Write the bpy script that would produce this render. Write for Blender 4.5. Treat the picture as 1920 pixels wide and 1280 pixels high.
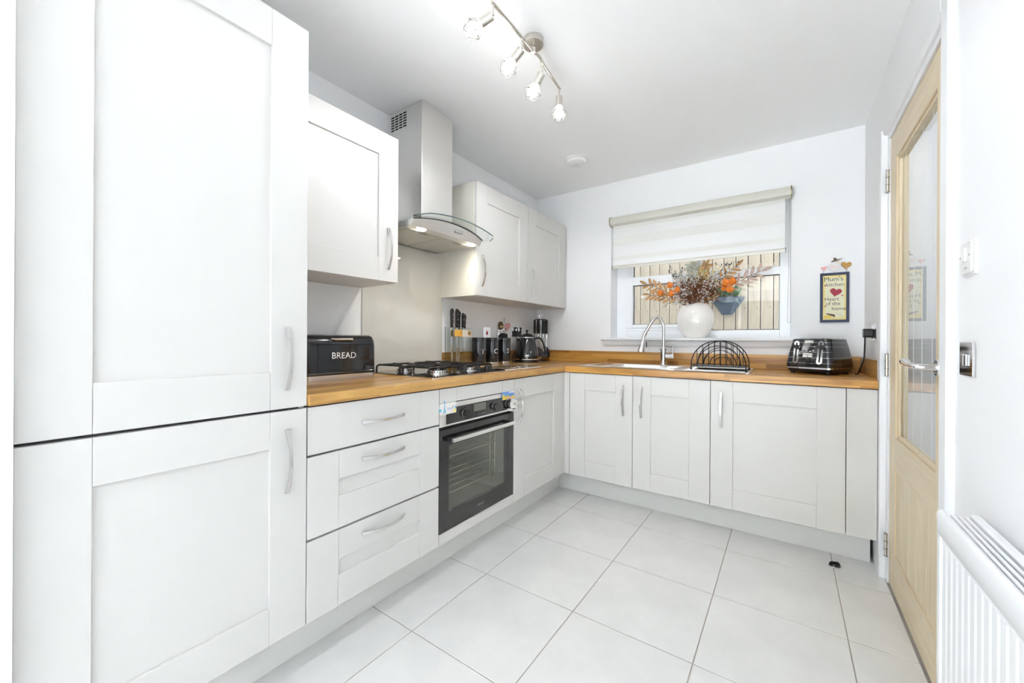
import bpy, math, random
from mathutils import Vector, Matrix
random.seed(7)
for o in list(bpy.data.objects): bpy.data.objects.remove(o, do_unlink=True)
SC = bpy.context.scene
COL = SC.collection
PI = math.pi

# ------------------------------------------------------------------ camera
WL, WB, WR, H = 0.013, 0.002, 2.298, 2.393       # left wall x, back wall y, right wall x, ceiling z
CAM = Vector((1.9182, -3.1436, 1.0954)); YAW, ROLL, FPX, CYP = 0.6078, 0.0057, 741.13, 636.7
Fv = Vector((-math.sin(YAW), math.cos(YAW), 0)); Rv = Vector((math.cos(YAW), math.sin(YAW), 0)); Uv = Vector((0, 0, 1))
Rr = Rv*math.cos(ROLL)+Uv*math.sin(ROLL); Ur = Uv*math.cos(ROLL)-Rv*math.sin(ROLL)
cd = bpy.data.cameras.new('camera'); cam = bpy.data.objects.new('camera', cd); COL.objects.link(cam)
cd.sensor_width = 36; cd.lens = FPX*36/1920; cd.shift_y = -(640-CYP)/1920; cd.clip_start = 0.02
M3 = Matrix((Rr, Ur, -Fv)).transposed(); cam.matrix_world = Matrix.Translation(CAM) @ M3.to_4x4()
SC.camera = cam

# ------------------------------------------------------------------ light
W = bpy.data.worlds.new('sky'); SC.world = W; W.use_nodes = True
wb = W.node_tree.nodes['Background']; wb.inputs[0].default_value = (0.86, 0.93, 1.0, 1); wb.inputs[1].default_value = 1.12
sd_ = bpy.data.lights.new('sun', 'SUN'); sd_.energy = 88; sd_.angle = .02; sd_.color = (.925, .96, 1); sun = bpy.data.objects.new('sun', sd_); COL.objects.link(sun)
sun.rotation_euler = Vector((-.12, 1, -.90)).to_track_quat('-Z', 'Y').to_euler()      # aimed through the added garden doors behind the camera, for bounced fill
def portal(name, loc, rot, sx, sy):
    l = bpy.data.lights.new(name, 'AREA'); l.shape = 'RECTANGLE'; l.size = sx; l.size_y = sy; l.cycles.is_portal = True
    o = bpy.data.objects.new(name, l); COL.objects.link(o); o.location = loc; o.rotation_euler = rot; return o
portal('kitchen_window_portal', (1.33, 0.30, 1.6), (PI/2, 0, PI), 1.25, 1.0)
portal('added_door_portal', (.89, -8.62, 1.1), (PI/2, 0, 0), 2.55, 2.2)  # sky sampling for the glazing added behind the camera
vs = SC.view_settings; vs.view_transform = 'Standard'; vs.look = 'None'; vs.gamma = 1; vs.use_curve_mapping = False
vs.exposure = 0.05
SC.cycles.max_bounces = 10; SC.cycles.diffuse_bounces = 8; SC.cycles.glossy_bounces = 4; SC.cycles.transparent_max_bounces = 16
SC.cycles.sample_clamp_indirect = 40; SC.cycles.caustics_reflective = False; SC.cycles.caustics_refractive = False

# ------------------------------------------------------------------ materials
MAT = {}
def mat(name, col, rough=.5, metal=0, bump=0, bscale=200, var=0, vscale=6, spec=.5, coat=0, emit=0, ecol=None, alpha=1):
    m = bpy.data.materials.new(name); m.use_nodes = True; nt = m.node_tree; b = nt.nodes['Principled BSDF']
    b.inputs['Base Color'].default_value = (*col, 1); b.inputs['Roughness'].default_value = rough; b.inputs['Metallic'].default_value = metal
    b.inputs['Specular IOR Level'].default_value = spec; b.inputs['Coat Weight'].default_value = coat; b.inputs['Coat Roughness'].default_value = .05
    if emit: b.inputs['Emission Color'].default_value = (*(ecol or col), 1); b.inputs['Emission Strength'].default_value = emit
    tc = nt.nodes.new('ShaderNodeTexCoord')
    if bump:
        n = nt.nodes.new('ShaderNodeTexNoise'); n.inputs['Scale'].default_value = bscale; n.inputs['Detail'].default_value = 3
        bm = nt.nodes.new('ShaderNodeBump'); bm.inputs['Strength'].default_value = bump; bm.inputs['Distance'].default_value = .002
        nt.links.new(tc.outputs['Object'], n.inputs['Vector']); nt.links.new(n.outputs['Fac'], bm.inputs['Height']); nt.links.new(bm.outputs[0], b.inputs['Normal'])
    if var:
        n = nt.nodes.new('ShaderNodeTexNoise'); n.inputs['Scale'].default_value = vscale; n.inputs['Detail'].default_value = 5; n.inputs['Roughness'].default_value = .6
        r = nt.nodes.new('ShaderNodeValToRGB')
        r.color_ramp.elements[0].position = .3; r.color_ramp.elements[1].position = .7
        r.color_ramp.elements[0].color = (*[max(0, c*(1-var)) for c in col], 1); r.color_ramp.elements[1].color = (*[min(1, c*(1+var)) for c in col], 1)
        nt.links.new(tc.outputs['Object'], n.inputs['Vector']); nt.links.new(n.outputs['Fac'], r.inputs[0]); nt.links.new(r.outputs[0], b.inputs['Base Color'])
    MAT[name] = m; return m
def wood(name, c0, c1, axis, stave=0, slen=.55, rough=.35, gscale=1.0, bump=.05, c2=None):
    """timber: grain stretched along one axis, optional glued staves"""
    m = bpy.data.materials.new(name); m.use_nodes = True; nt = m.node_tree; b = nt.nodes['Principled BSDF']; L = nt.links.new
    b.inputs['Roughness'].default_value = rough
    tc = nt.nodes.new('ShaderNodeTexCoord'); mp = nt.nodes.new('ShaderNodeMapping')
    s = [26*gscale]*3; s['xyz'.index(axis)] = 2.2*gscale
    mp.inputs['Scale'].default_value = s; L(tc.outputs['Object'], mp.inputs['Vector'])
    n = nt.nodes.new('ShaderNodeTexNoise'); n.inputs['Scale'].default_value = 1.0; n.inputs['Detail'].default_value = 7; n.inputs['Roughness'].default_value = .62; n.inputs['Distortion'].default_value = .7
    fac = n.outputs['Fac']
    if stave:
        sx = nt.nodes.new('ShaderNodeSeparateXYZ'); L(tc.outputs['Object'], sx.inputs[0])
        def mth(op, a, bb=None):
            q = nt.nodes.new('ShaderNodeMath'); q.operation = op
            for i, v in enumerate((a, bb)):
                if v is None: continue
                if isinstance(v, (int, float)): q.inputs[i].default_value = v
                else: L(v, q.inputs[i])
            return q.outputs[0]
        al = sx.outputs['xyz'.index(axis)]; oth = [sx.outputs[i] for i in range(3) if i != 'xyz'.index(axis)]
        row = mth('FLOOR', mth('DIVIDE', mth('ADD', oth[0], mth('MULTIPLY', oth[1], 1.0)), stave))
        wn = nt.nodes.new('ShaderNodeTexWhiteNoise'); wn.noise_dimensions = '1D'; L(row, wn.inputs['W'])
        seg = mth('FLOOR', mth('DIVIDE', mth('ADD', al, mth('MULTIPLY', wn.outputs['Value'], 3.0)), slen))
        wn2 = nt.nodes.new('ShaderNodeTexWhiteNoise'); wn2.noise_dimensions = '2D'
        cb = nt.nodes.new('ShaderNodeCombineXYZ'); L(row, cb.inputs[0]); L(seg, cb.inputs[1]); L(cb.outputs[0], wn2.inputs['Vector'])
        ad = nt.nodes.new('ShaderNodeVectorMath'); ad.operation = 'ADD'; L(mp.outputs[0], ad.inputs[0])
        sc = nt.nodes.new('ShaderNodeVectorMath'); sc.operation = 'SCALE'; L(wn2.outputs['Color'], sc.inputs[0]); sc.inputs['Scale'].default_value = 40
        L(sc.outputs[0], ad.inputs[1]); L(ad.outputs[0], n.inputs['Vector'])
        fac = mth('ADD', mth('MULTIPLY', n.outputs['Fac'], .75), mth('MULTIPLY', wn2.outputs['Value'], .32))
    else: L(mp.outputs[0], n.inputs['Vector'])
    r = nt.nodes.new('ShaderNodeValToRGB'); r.color_ramp.elements[0].position = .3; r.color_ramp.elements[1].position = .72
    r.color_ramp.elements[0].color = (*c0, 1); r.color_ramp.elements[1].color = (*c1, 1)
    L(fac, r.inputs[0]); out = r.outputs[0]
    if c2:   # knots
        v = nt.nodes.new('ShaderNodeTexVoronoi'); mp2 = nt.nodes.new('ShaderNodeMapping'); s2 = [5.0]*3; s2['xyz'.index(axis)] = 2.6
        mp2.inputs['Scale'].default_value = s2; L(tc.outputs['Object'], mp2.inputs['Vector']); L(mp2.outputs[0], v.inputs['Vector'])
        r2 = nt.nodes.new('ShaderNodeValToRGB'); r2.color_ramp.elements[0].position = .05; r2.color_ramp.elements[1].position = .13
        r2.color_ramp.elements[0].color = (1, 1, 1, 1); r2.color_ramp.elements[1].color = (0, 0, 0, 1); L(v.outputs['Distance'], r2.inputs[0])
        mx = nt.nodes.new('ShaderNodeMixRGB'); L(r2.outputs[0], mx.inputs[0]); L(out, mx.inputs[1]); mx.inputs[2].default_value = (*c2, 1); out = mx.outputs[0]
    L(out, b.inputs['Base Color'])
    bm = nt.nodes.new('ShaderNodeBump'); bm.inputs['Strength'].default_value = bump; bm.inputs['Distance'].default_value = .002; L(n.outputs['Fac'], bm.inputs['Height']); L(bm.outputs[0], b.inputs['Normal'])
    MAT[name] = m; return m
def glass(name, tint=(1, 1, 1), refl=1.0, rough=0.0, ior=1.5):
    """thin pane: clear transmission plus Fresnel mirror reflection"""
    m = bpy.data.materials.new(name); m.use_nodes = True; nt = m.node_tree; nt.nodes.remove(nt.nodes['Principled BSDF'])
    out = nt.nodes['Material Output']; t = nt.nodes.new('ShaderNodeBsdfTransparent'); t.inputs[0].default_value = (*tint, 1)
    g = nt.nodes.new('ShaderNodeBsdfGlossy'); g.inputs['Roughness'].default_value = rough; g.inputs['Color'].default_value = (refl, refl, refl, 1)
    fr = nt.nodes.new('ShaderNodeFresnel'); fr.inputs['IOR'].default_value = ior
    ge = nt.nodes.new('ShaderNodeNewGeometry'); iv = nt.nodes.new('ShaderNodeMath'); iv.operation = 'SUBTRACT'; iv.inputs[0].default_value = 1; nt.links.new(ge.outputs['Backfacing'], iv.inputs[1])
    ml = nt.nodes.new('ShaderNodeMath'); ml.operation = 'MULTIPLY'; nt.links.new(fr.outputs[0], ml.inputs[0]); nt.links.new(iv.outputs[0], ml.inputs[1])   # rays leaving the pane pass straight on
    mx = nt.nodes.new('ShaderNodeMixShader'); nt.links.new(ml.outputs[0], mx.inputs[0]); nt.links.new(t.outputs[0], mx.inputs[1]); nt.links.new(g.outputs[0], mx.inputs[2]); nt.links.new(mx.outputs[0], out.inputs[0])
    MAT[name] = m; return m
def fabric(name, col, trans):
    m = bpy.data.materials.new(name); m.use_nodes = True; nt = m.node_tree; nt.nodes.remove(nt.nodes['Principled BSDF'])
    out = nt.nodes['Material Output']; d = nt.nodes.new('ShaderNodeBsdfDiffuse'); d.inputs[0].default_value = (*col, 1)
    t = nt.nodes.new('ShaderNodeBsdfTranslucent'); t.inputs[0].default_value = (*col, 1)
    wv = nt.nodes.new('ShaderNodeTexWave'); wv.inputs['Scale'].default_value = 300; tc = nt.nodes.new('ShaderNodeTexCoord'); nt.links.new(tc.outputs['Object'], wv.inputs['Vector'])
    bm = nt.nodes.new('ShaderNodeBump'); bm.inputs['Strength'].default_value = .05; nt.links.new(wv.outputs['Fac'], bm.inputs['Height']); nt.links.new(bm.outputs[0], d.inputs['Normal'])
    mx = nt.nodes.new('ShaderNodeMixShader'); mx.inputs[0].default_value = trans; nt.links.new(d.outputs[0], mx.inputs[1]); nt.links.new(t.outputs[0], mx.inputs[2]); nt.links.new(mx.outputs[0], out.inputs[0])
    MAT[name] = m; return m
def steel(name, col, rough, axis='z', streak=.12):
    m = mat(name, col, rough, 1); nt = m.node_tree; b = nt.nodes['Principled BSDF']; tc = nt.nodes.new('ShaderNodeTexCoord'); mp = nt.nodes.new('ShaderNodeMapping')
    s = [500]*3; s['xyz'.index(axis)] = 4; mp.inputs['Scale'].default_value = s; n = nt.nodes.new('ShaderNodeTexNoise'); n.inputs['Scale'].default_value = 1
    nt.links.new(tc.outputs['Object'], mp.inputs[0]); nt.links.new(mp.outputs[0], n.inputs['Vector'])
    mr = nt.nodes.new('ShaderNodeMapRange'); mr.inputs['To Min'].default_value = rough-streak*.5; mr.inputs['To Max'].default_value = rough+streak; nt.links.new(n.outputs['Fac'], mr.inputs[0]); nt.links.new(mr.outputs[0], b.inputs['Roughness'])
    return m
mat('wall_paint', (.905, .91, .925), .7, bump=.03, bscale=300)
mat('ceiling_paint', (.955, .96, .97), .8, bump=.03, bscale=300)
mat('cabinet_paint', (.68, .668, .648), .42, bump=.015, bscale=500)
mat('cabinet_side', (.79, .76, .68), .45)
mat('plinth_paint', (.76, .76, .735), .5)
mat('carcass_edge', (.10, .10, .10), .7)
mat('tile', (.73, .725, .715), .33, var=.055, vscale=5, bump=.03, bscale=120)
mat('grout', (.36, .33, .295), .9, bump=.1, bscale=400)
mat('white_gloss', (.88, .89, .91), .42)
mat('upvc', (.91, .93, .955), .25)
mat('radiator_white', (.88, .89, .91), .25)
mat('plastic_white', (.86, .86, .86), .3)
mat('dark_gap', (.03, .03, .03), .9)
wood('oak_worktop_y', (.28, .12, .028), (.70, .42, .14), 'y', stave=.042, rough=.28)
wood('oak_worktop_x', (.28, .105, .018), (.74, .40, .10), 'x', stave=.042, rough=.28)
wood('oak_door', (.66, .53, .35), (.79, .68, .49), 'z', rough=.4, gscale=1.2)
wood('oak_door_rail', (.66, .53, .35), (.79, .68, .49), 'y', rough=.4, gscale=1.2)
wood('fence_wood', (.50, .42, .325), (.74, .655, .54), 'z', rough=.75, gscale=.7, bump=.2, c2=(.16, .085, .04))
steel('steel_brushed', (.88, .87, .86), .30, 'y'); steel('steel_brushed_v', (.88, .865, .84), .30, 'z')
mat('nickel', (.66, .63, .58), .26, 1)
mat('chrome', (.80, .80, .81), .06, 1)
mat('handle_steel', (.72, .71, .70), .20, 1)
mat('black_enamel', (.012, .014, .018), .08, coat=.6)
mat('black_plastic', (.015, .015, .017), .35)
mat('black_iron', (.012, .012, .013), .45)
mat('black_glass', (.010, .010, .010), .04, coat=.5)
mat('cavity', (.52, .51, .46), .35)
mat('splash', (.63, .615, .565), .02, spec=.8, coat=1)
mat('beige', (.66, .62, .53), .4)
mat('filter_steel', (.62, .60, .55), .35, .8)
mat('lamp_hood', (1, .93, .78), .3, emit=60)
mat('bulb', (1, .97, .93), .3, emit=20)
mat('white_text', (.85, .85, .85), .5)
mat('grey_print', (.35, .35, .35), .5)
mat('display', (.16, .16, .13), .2)
mat('acrylic_edge', (.03, .03, .03), .3)
glass('acrylic', (.93, .95, .94), ior=1.4)
glass('pane', (.97, .985, .985))
glass('door_pane', (.93, .945, .945), ior=1.55)
glass('hood_glass', (.95, .975, .97), ior=1.45)
glass('oven_glass', (.85, .85, .80), ior=1.9)
glass('board_glass', (.95, .96, .95), ior=1.5)
mat('glass_edge', (.05, .09, .09), .1)
mat('groove', (.80, .82, .84), .5)
fabric('blind_opaque', (.92, .92, .90), .22); fabric('blind_sheer', (.985, .99, .995), .38)
mat('cassette', (.70, .685, .62), .3)
mat('brass_cap', (.32, .28, .16), .3, .7)
mat('pewter', (.22, .22, .21), .35, .6)
mat('knife_steel', (.82, .82, .83), .15, 1)
mat('orange_wood', (.78, .42, .06), .5, var=.15, vscale=30); mat('cream', (.80, .74, .62), .5); mat('brown', (.13, .07, .03), .5); mat('pink', (.80, .42, .42), .5)
mat('red', (.55, .02, .03), .4); mat('navy', (.018, .03, .075), .45); mat('plaque_yellow', (.85, .72, .30), .6, var=.12, vscale=20); mat('plaque_cream', (.82, .80, .58), .6)
mat('ink', (.05, .045, .045), .6); mat('heart_red', (.36, .02, .04), .5); mat('heart_gold', (.50, .27, .06), .5, var=.2, vscale=60); mat('offwhite', (.82, .80, .78), .5); mat('blue', (.05, .42, .62), .5); mat('sky_blue', (.16, .35, .75), .5); mat('yellow', (.80, .62, .08), .5)
mat('vase', (.90, .87, .83), .12, coat=.4)
mat('leaf_tan', (.52, .30, .13), .6, var=.25, vscale=40); mat('leaf_mauve', (.56, .42, .36), .6, var=.2, vscale=40); mat('leaf_grey', (.46, .48, .38), .6, var=.2, vscale=40); mat('physalis', (.85, .24, .03), .5, var=.2, vscale=60)
mat('seed_brown', (.20, .075, .03), .7, var=.3, vscale=80); mat('petal_white', (.80, .76, .76), .6); mat('petal_yellow', (.70, .62, .30), .6); mat('twig', (.10, .07, .05), .7); mat('berry_blue', (.06, .08, .11), .5); mat('leaf_green', (.12, .24, .12), .6, var=.3, vscale=40)
mat('slate_pot', (.06, .10, .15), .55); mat('soil', (.05, .03, .02), .9); mat('paving', (.60, .59, .56), .8, var=.1, vscale=3); mat('garden_grass', (.10, .18, .05), .9, var=.3, vscale=8)

# ------------------------------------------------------------------ mesh builder
class MB:
    def __init__(s): s.v = []; s.f = []
    def add(s, vs, fs):
        n = len(s.v); s.v += [tuple(p) for p in vs]; s.f += [tuple(i+n for i in f) for f in fs]; return s
    def box(s, x0, x1, y0, y1, z0, z1):
        x0, x1 = min(x0, x1), max(x0, x1); y0, y1 = min(y0, y1), max(y0, y1); z0, z1 = min(z0, z1), max(z0, z1)
        return s.add([(x0,y0,z0),(x1,y0,z0),(x1,y1,z0),(x0,y1,z0),(x0,y0,z1),(x1,y0,z1),(x1,y1,z1),(x0,y1,z1)],
                     [(0,3,2,1),(4,5,6,7),(0,1,5,4),(1,2,6,5),(2,3,7,6),(3,0,4,7)])
    def loft(s, rings, cap=True, closed=True):
        n = len(rings[0]); vs = [p for r in rings for p in r]; fs = []
        for i in range(len(rings)-1):
            for j in range(n if closed else n-1):
                k = (j+1) % n; fs.append((i*n+j, i*n+k, (i+1)*n+k, (i+1)*n+j))
        if cap: fs.append(tuple(range(n-1, -1, -1))); fs.append(tuple((len(rings)-1)*n+j for j in range(n)))
        return s.add(vs, fs)
    def tube(s, path, r, n=8, cap=True, rs=None):
        P = [Vector(p) for p in path]; rings = []; prev = None
        for i, p in enumerate(P):
            t = (P[min(i+1, len(P)-1)]-P[max(i-1, 0)]).normalized()
            if prev is None:
                a = Vector((0, 0, 1)) if abs(t.z) < .9 else Vector((1, 0, 0)); u = t.cross(a).normalized()
            else: u = (prev-t*prev.dot(t)).normalized()
            prev = u; w = t.cross(u); rr = rs[i] if rs else r
            rings.append([tuple(p+u*(rr*math.cos(2*PI*k/n))+w*(rr*math.sin(2*PI*k/n))) for k in range(n)])
        return s.loft(rings, cap)
    def cyl(s, p0, p1, r0, r1=None, n=20): return s.tube([p0, p1], r0, n, True, [r0, r0 if r1 is None else r1])
    def lathe(s, prof, c=(0, 0, 0), n=28, sx=1, sy=1, cap=True):
        return s.loft([[(c[0]+r*sx*math.cos(2*PI*k/n), c[1]+r*sy*math.sin(2*PI*k/n), c[2]+z) for k in range(n)] for r, z in prof], cap)
    def prism(s, poly, fn, d0, d1):
        """poly: list of (a,b); fn(a,b,d)->xyz"""
        n = len(poly); vs = [fn(a, b, d0) for a, b in poly]+[fn(a, b, d1) for a, b in poly]
        fs = [tuple(range(n-1, -1, -1)), tuple(range(n, 2*n))]+[(i, (i+1) % n, n+(i+1) % n, n+i) for i in range(n)]
        return s.add(vs, fs)
    def ball(s, c, r, n=10, m=6, sz=1):
        rings = [[(c[0]+r*math.sin(PI*i/m)*math.cos(2*PI*k/n), c[1]+r*math.sin(PI*i/m)*math.sin(2*PI*k/n), c[2]-r*sz*math.cos(PI*i/m)) for k in range(n)] for i in range(1, m)]
        return s.loft(rings, True)
def rrect(a0, a1, b0, b1, r, n=5):
    out = []
    for cx, cy, t0 in ((a1-r, b1-r, 0), (a0+r, b1-r, 90), (a0+r, b0+r, 180), (a1-r, b0+r, 270)):
        for i in range(n+1): t = math.radians(t0+90*i/n); out.append((cx+r*math.cos(t), cy+r*math.sin(t)))
    return out
PX = lambda x: (lambda a, b, d: (x+d, a, b))       # plane facing +x : a=y, b=z
PY = lambda y: (lambda a, b, d: (a, y-d, b))       # plane facing -y : a=x, b=z
PXN = lambda x: (lambda a, b, d: (x-d, a, b))      # plane facing -x : a=y, b=z
PZ = lambda z: (lambda a, b, d: (a, b, z+d))
ROOT = {}
def mesh(name, mb):
    me = bpy.data.meshes.new(name); me.from_pydata(mb.v, [], mb.f); me.update()
    import bmesh
    bm = bmesh.new(); bm.from_mesh(me); bmesh.ops.recalc_face_normals(bm, faces=bm.faces[:]); bm.to_mesh(me); bm.free()
    return me
def obj(name, mb, m, parent=None, smooth=False, bevel=0, label=None, seg=2):
    """one mesh object; coordinates of mb are world, or local to the thing's root when the root was made with local=True"""
    if parent is not None:
        off = ROOT.get(parent.name, Vector((0, 0, 0)))
        if off.length: mb.v = [(p[0]-off.x, p[1]-off.y, p[2]-off.z) for p in mb.v]
    me = mesh(name, mb); o = bpy.data.objects.new(name, me); COL.objects.link(o)
    me.materials.append(MAT[m])
    if smooth:
        for p in me.polygons: p.use_smooth = True
        me.set_sharp_from_angle(angle=math.radians(40))
    if bevel:
        b = o.modifiers.new('bevel', 'BEVEL'); b.width = bevel; b.segments = seg; b.limit_method = 'ANGLE'; b.angle_limit = math.radians(40)
    if parent is not None: o.parent = parent; ROOT[o.name] = ROOT.get(parent.name, Vector((0, 0, 0)))
    if label: o['label'] = label
    return o
def tag(o, label, cat, group=None):
    o['label'] = label; o['category'] = cat
    if group: o['group'] = group
    return o
def struct(o, label=None):
    o['kind'] = 'structure'
    if label: o['label'] = label
    return o
def thing(name, label, cat, loc, rz=0, group=None, local=False):
    o = bpy.data.objects.new(name, None); COL.objects.link(o); o.location = loc; o.rotation_euler = (0, 0, rz); o.empty_display_size = .05
    ROOT[o.name] = Vector((0, 0, 0)) if local else Vector(loc)
    return tag(o, label, cat, group)
def text(s, size, fn, depth, m, parent, name='lettering', align='CENTER', label=None, shear=0):
    """flat lettering laid on a plane: fn(a,b,d) maps text x,y to the world"""
    cu = bpy.data.curves.new('t', 'FONT'); cu.body = s; cu.size = size; cu.align_x = align; cu.align_y = 'CENTER'; cu.extrude = 0; cu.shear = shear; cu.resolution_u = 3
    to = bpy.data.objects.new('t', cu); COL.objects.link(to); dg = bpy.context.evaluated_depsgraph_get(); me0 = bpy.data.meshes.new_from_object(to.evaluated_get(dg))
    mb = MB(); mb.add([fn(v.co.x, v.co.y, depth) for v in me0.vertices], [tuple(p.vertices) for p in me0.polygons])
    bpy.data.objects.remove(to, do_unlink=True); bpy.data.curves.remove(cu); bpy.data.meshes.remove(me0)
    return obj(name, mb, m, parent, label=label)
def dup(root, loc, label=None, group=None):
    r = root.copy(); COL.objects.link(r); r.location = loc
    if label: r['label'] = label
    for ch in root.children:
        c = ch.copy(); COL.objects.link(c); c.parent = r
        for g in ch.children: q = g.copy(); COL.objects.link(q); q.parent = c
    return r

# ================================================================== ROOM SHELL
# floor: grout bed with porcelain tiles laid on it
fl = struct(obj('floor', MB().box(-3.0, 3.7, -8.6, .28, -.10, -.0014), 'grout'), 'pale stone-effect floor tiles with grey joints')
TP = .4475; xs = [WL]+[.318+TP*k for k in range(5)]+[WR]; ys = [-3.95]+[-.3455-TP*k for k in range(8, -1, -1)]+[WB]
tile_mesh = {}
for i in range(len(xs)-1):
    for j in range(len(ys)-1):
        x0, x1, y0, y1 = xs[i]+.0018, xs[i+1]-.0018, ys[j]+.0018, ys[j+1]-.0018
        if y1-y0 < .01 or x1-x0 < .01: continue
        key = (round(x1-x0, 3), round(y1-y0, 3))
        if key not in tile_mesh:
            a, b = key; a /= 2; b /= 2; e = .0012
            mb = MB().loft([[(-a,-b,-.006),(a,-b,-.006),(a,b,-.006),(-a,b,-.006)], [(-a,-b,-e),(a,-b,-e),(a,b,-e),(-a,b,-e)], [(-a+e,-b+e,0),(a-e,-b+e,0),(a-e,b-e,0),(-a+e,b-e,0)]])
            tile_mesh[key] = mesh('tile', mb); tile_mesh[key].materials.append(MAT['tile'])
        t = bpy.data.objects.new('tile', tile_mesh[key]); COL.objects.link(t); t.location = ((x0+x1)/2, (y0+y1)/2, 0); t.parent = fl
obj('floor_covering', MB().box(-3.0, 3.7, -8.58, -3.953, -.004, 0).box(2.43, 3.7, -3.953, .28, -.004, 0).box(-3.0, WL-.003, -3.953, -3.2, -.004, 0), 'tile', fl)
struct(obj('ceiling', MB().box(-3.0, 3.7, -8.6, .28, H, H+.12), 'ceiling_paint'))
struct(obj('wall_left', MB().box(WL-.15, WL, -3.07, .28, -.02, H).box(-3.0, .645, -3.2, -3.0632, -.02, H), 'wall_paint'))
# back wall with the window opening
WX0, WX1, WZ0, WZ1 = .722, 1.938, 1.096, 2.065
struct(obj('wall_back', MB().box(WL, WX0, WB, .28, -.02, H).box(WX1, 3.7, WB, .28, -.02, H).box(WX0, WX1, WB, .28, -.02, WZ0).box(WX0, WX1, WB, .28, WZ1, H), 'wall_paint'))
# right wall with the door opening
DY0, DY1, DZ = -1.487, -.655, 2.048
struct(obj('wall_right', MB().box(WR, WR+.125, DY1, WB, -.02, H).box(WR, WR+.125, -8.5, DY0, -.02, H).box(WR, WR+.125, DY0, DY1, DZ, H), 'wall_paint'))
# hallway beyond the door
struct(obj('wall_hallway', MB().box(3.58, 3.7, -8.5, WB, -.02, H), 'wall_paint'))
# rest of the open-plan room behind the camera, garden glazing added to let in fill daylight
struct(obj('wall_rear', MB().box(-3.0, -.375, -8.6, -8.48, -.02, H).box(2.15, 3.7, -8.6, -8.48, -.02, H).box(-.375, 2.15, -8.6, -8.48, 2.2, H), 'wall_paint'))
struct(obj('wall_side', MB().box(-3.12, -3.0, -8.6, -3.07, -.02, H), 'wall_paint'))
gd = struct(bpy.data.objects.new('added_garden_door', None), 'unseen white framed garden doors added to let in fill daylight'); COL.objects.link(gd)
for k in range(3): obj('door_post', MB().box(-.375+k*1.2375, -.375+k*1.2375+.05, -8.56, -8.50, 0, 2.2), 'upvc', gd)
for k in range(2): obj('pane', MB().box(-.325+k*1.2375, -.325+k*1.2375+1.1875, -8.535, -8.530, .06, 2.14), 'pane', gd)
obj('door_sill', MB().box(-.325, 2.10, -8.56, -8.50, 0, .06), 'upvc', gd); obj('door_head', MB().box(-.325, 2.10, -8.56, -8.50, 2.14, 2.2), 'upvc', gd)

# skirting and door trim
struct(obj('baseboard_right', MB().box(WR-.018, WR, -8.4, -1.565, 0, .12), 'white_gloss', bevel=.003))
struct(obj('baseboard_corner', MB().box(2.276, WR, -.58, -.05, 0, .13), 'white_gloss', bevel=.003))
struct(obj('trim_1', MB().box(2.274, WR, -.655, -.585, 0, 2.075), 'white_gloss', bevel=.003), 'white door architrave beside the worktop end')
struct(obj('trim_2', MB().prism([(2.289, -1.487), (2.280, -1.497), (2.280, -1.553), (2.284, -1.558), (WR, -1.558), (WR, -1.487)], PZ(0), 0, 2.118), 'white_gloss'), 'white door architrave beside the light switch')
struct(obj('trim_3', MB().prism([(2.289, 2.048), (2.280, 2.058), (2.280, 2.112), (2.284, 2.118), (WR, 2.118), (WR, 2.048)], lambda a, b, d: (a, d, b), -1.487, -.585), 'white_gloss'), 'white architrave across the top of the door')
struct(obj('trim_4', MB().box(WR-.001, WR+.13, -.687, -.655, 0, 2.048).box(WR-.001, WR+.13, -1.487, -1.457, 0, 2.048).box(WR-.001, WR+.13, -1.457, -.687, 2.020, 2.048), 'white_gloss'), 'white door lining')

# ---- the oak door
dr = struct(bpy.data.objects.new('door_1', None), 'oak door with a tall glass pane and tongue and groove lower panel'); COL.objects.link(dr); dr.location = (2.302, -1.07, 0)
ROOT[dr.name] = Vector(dr.location)
X0, X1 = 2.302, 2.342; a0, a1 = -1.453, -.692
def dpart(name, mb, m, bev=.002): return obj(name, mb, m, dr, bevel=bev)
dpart('stile', MB().box(X0, X1, -.802, a1, .008, 2.015), 'oak_door'); dpart('stile', MB().box(X0, X1, a0, -1.366, .008, 2.015), 'oak_door')
dpart('rail', MB().box(X0, X1, -1.366, -.802, 1.893, 2.015), 'oak_door_rail'); dpart('rail', MB().box(X0, X1, -1.366, -.802, .546, .682), 'oak_door_rail'); dpart('rail', MB().box(X0, X1, -1.366, -.802, .008, .172), 'oak_door_rail')
npl = 5; pw = (1.366-.802+.08)/npl
for k in range(npl):
    y1 = -.762-k*.1225; obj('plank', MB().box(X0+.005, X0+.0215, max(y1-.1225+.0055, -1.37), min(y1, -.762)-.0, .172, .546), 'oak_door', dr, bevel=.0015)
dpart('backing_panel', MB().box(X0+.022, X0+.026, -1.366, -.77, .172, .546), 'oak_door', 0)
pane = dpart('glass_pane', MB().box(2.3215, 2.3255, -1.366, -.802, .682, 1.893), 'door_pane', 0)
for y in (-.867, -.994, -1.112, -1.235): obj('groove_line', MB().box(2.3208, 2.3214, y-.0011, y+.0011, .684, 1.891), 'groove', pane)
for (y0, y1, z0, z1) in ((-.815, -.802, .682, 1.893), (-1.366, -1.353, .682, 1.893), (-1.353, -.815, .682, .695), (-1.353, -.815, 1.880, 1.893)): dpart('glazing_bead', MB().box(2.309, 2.3205, y0, y1, z0, z1), 'oak_door', .002)
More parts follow.
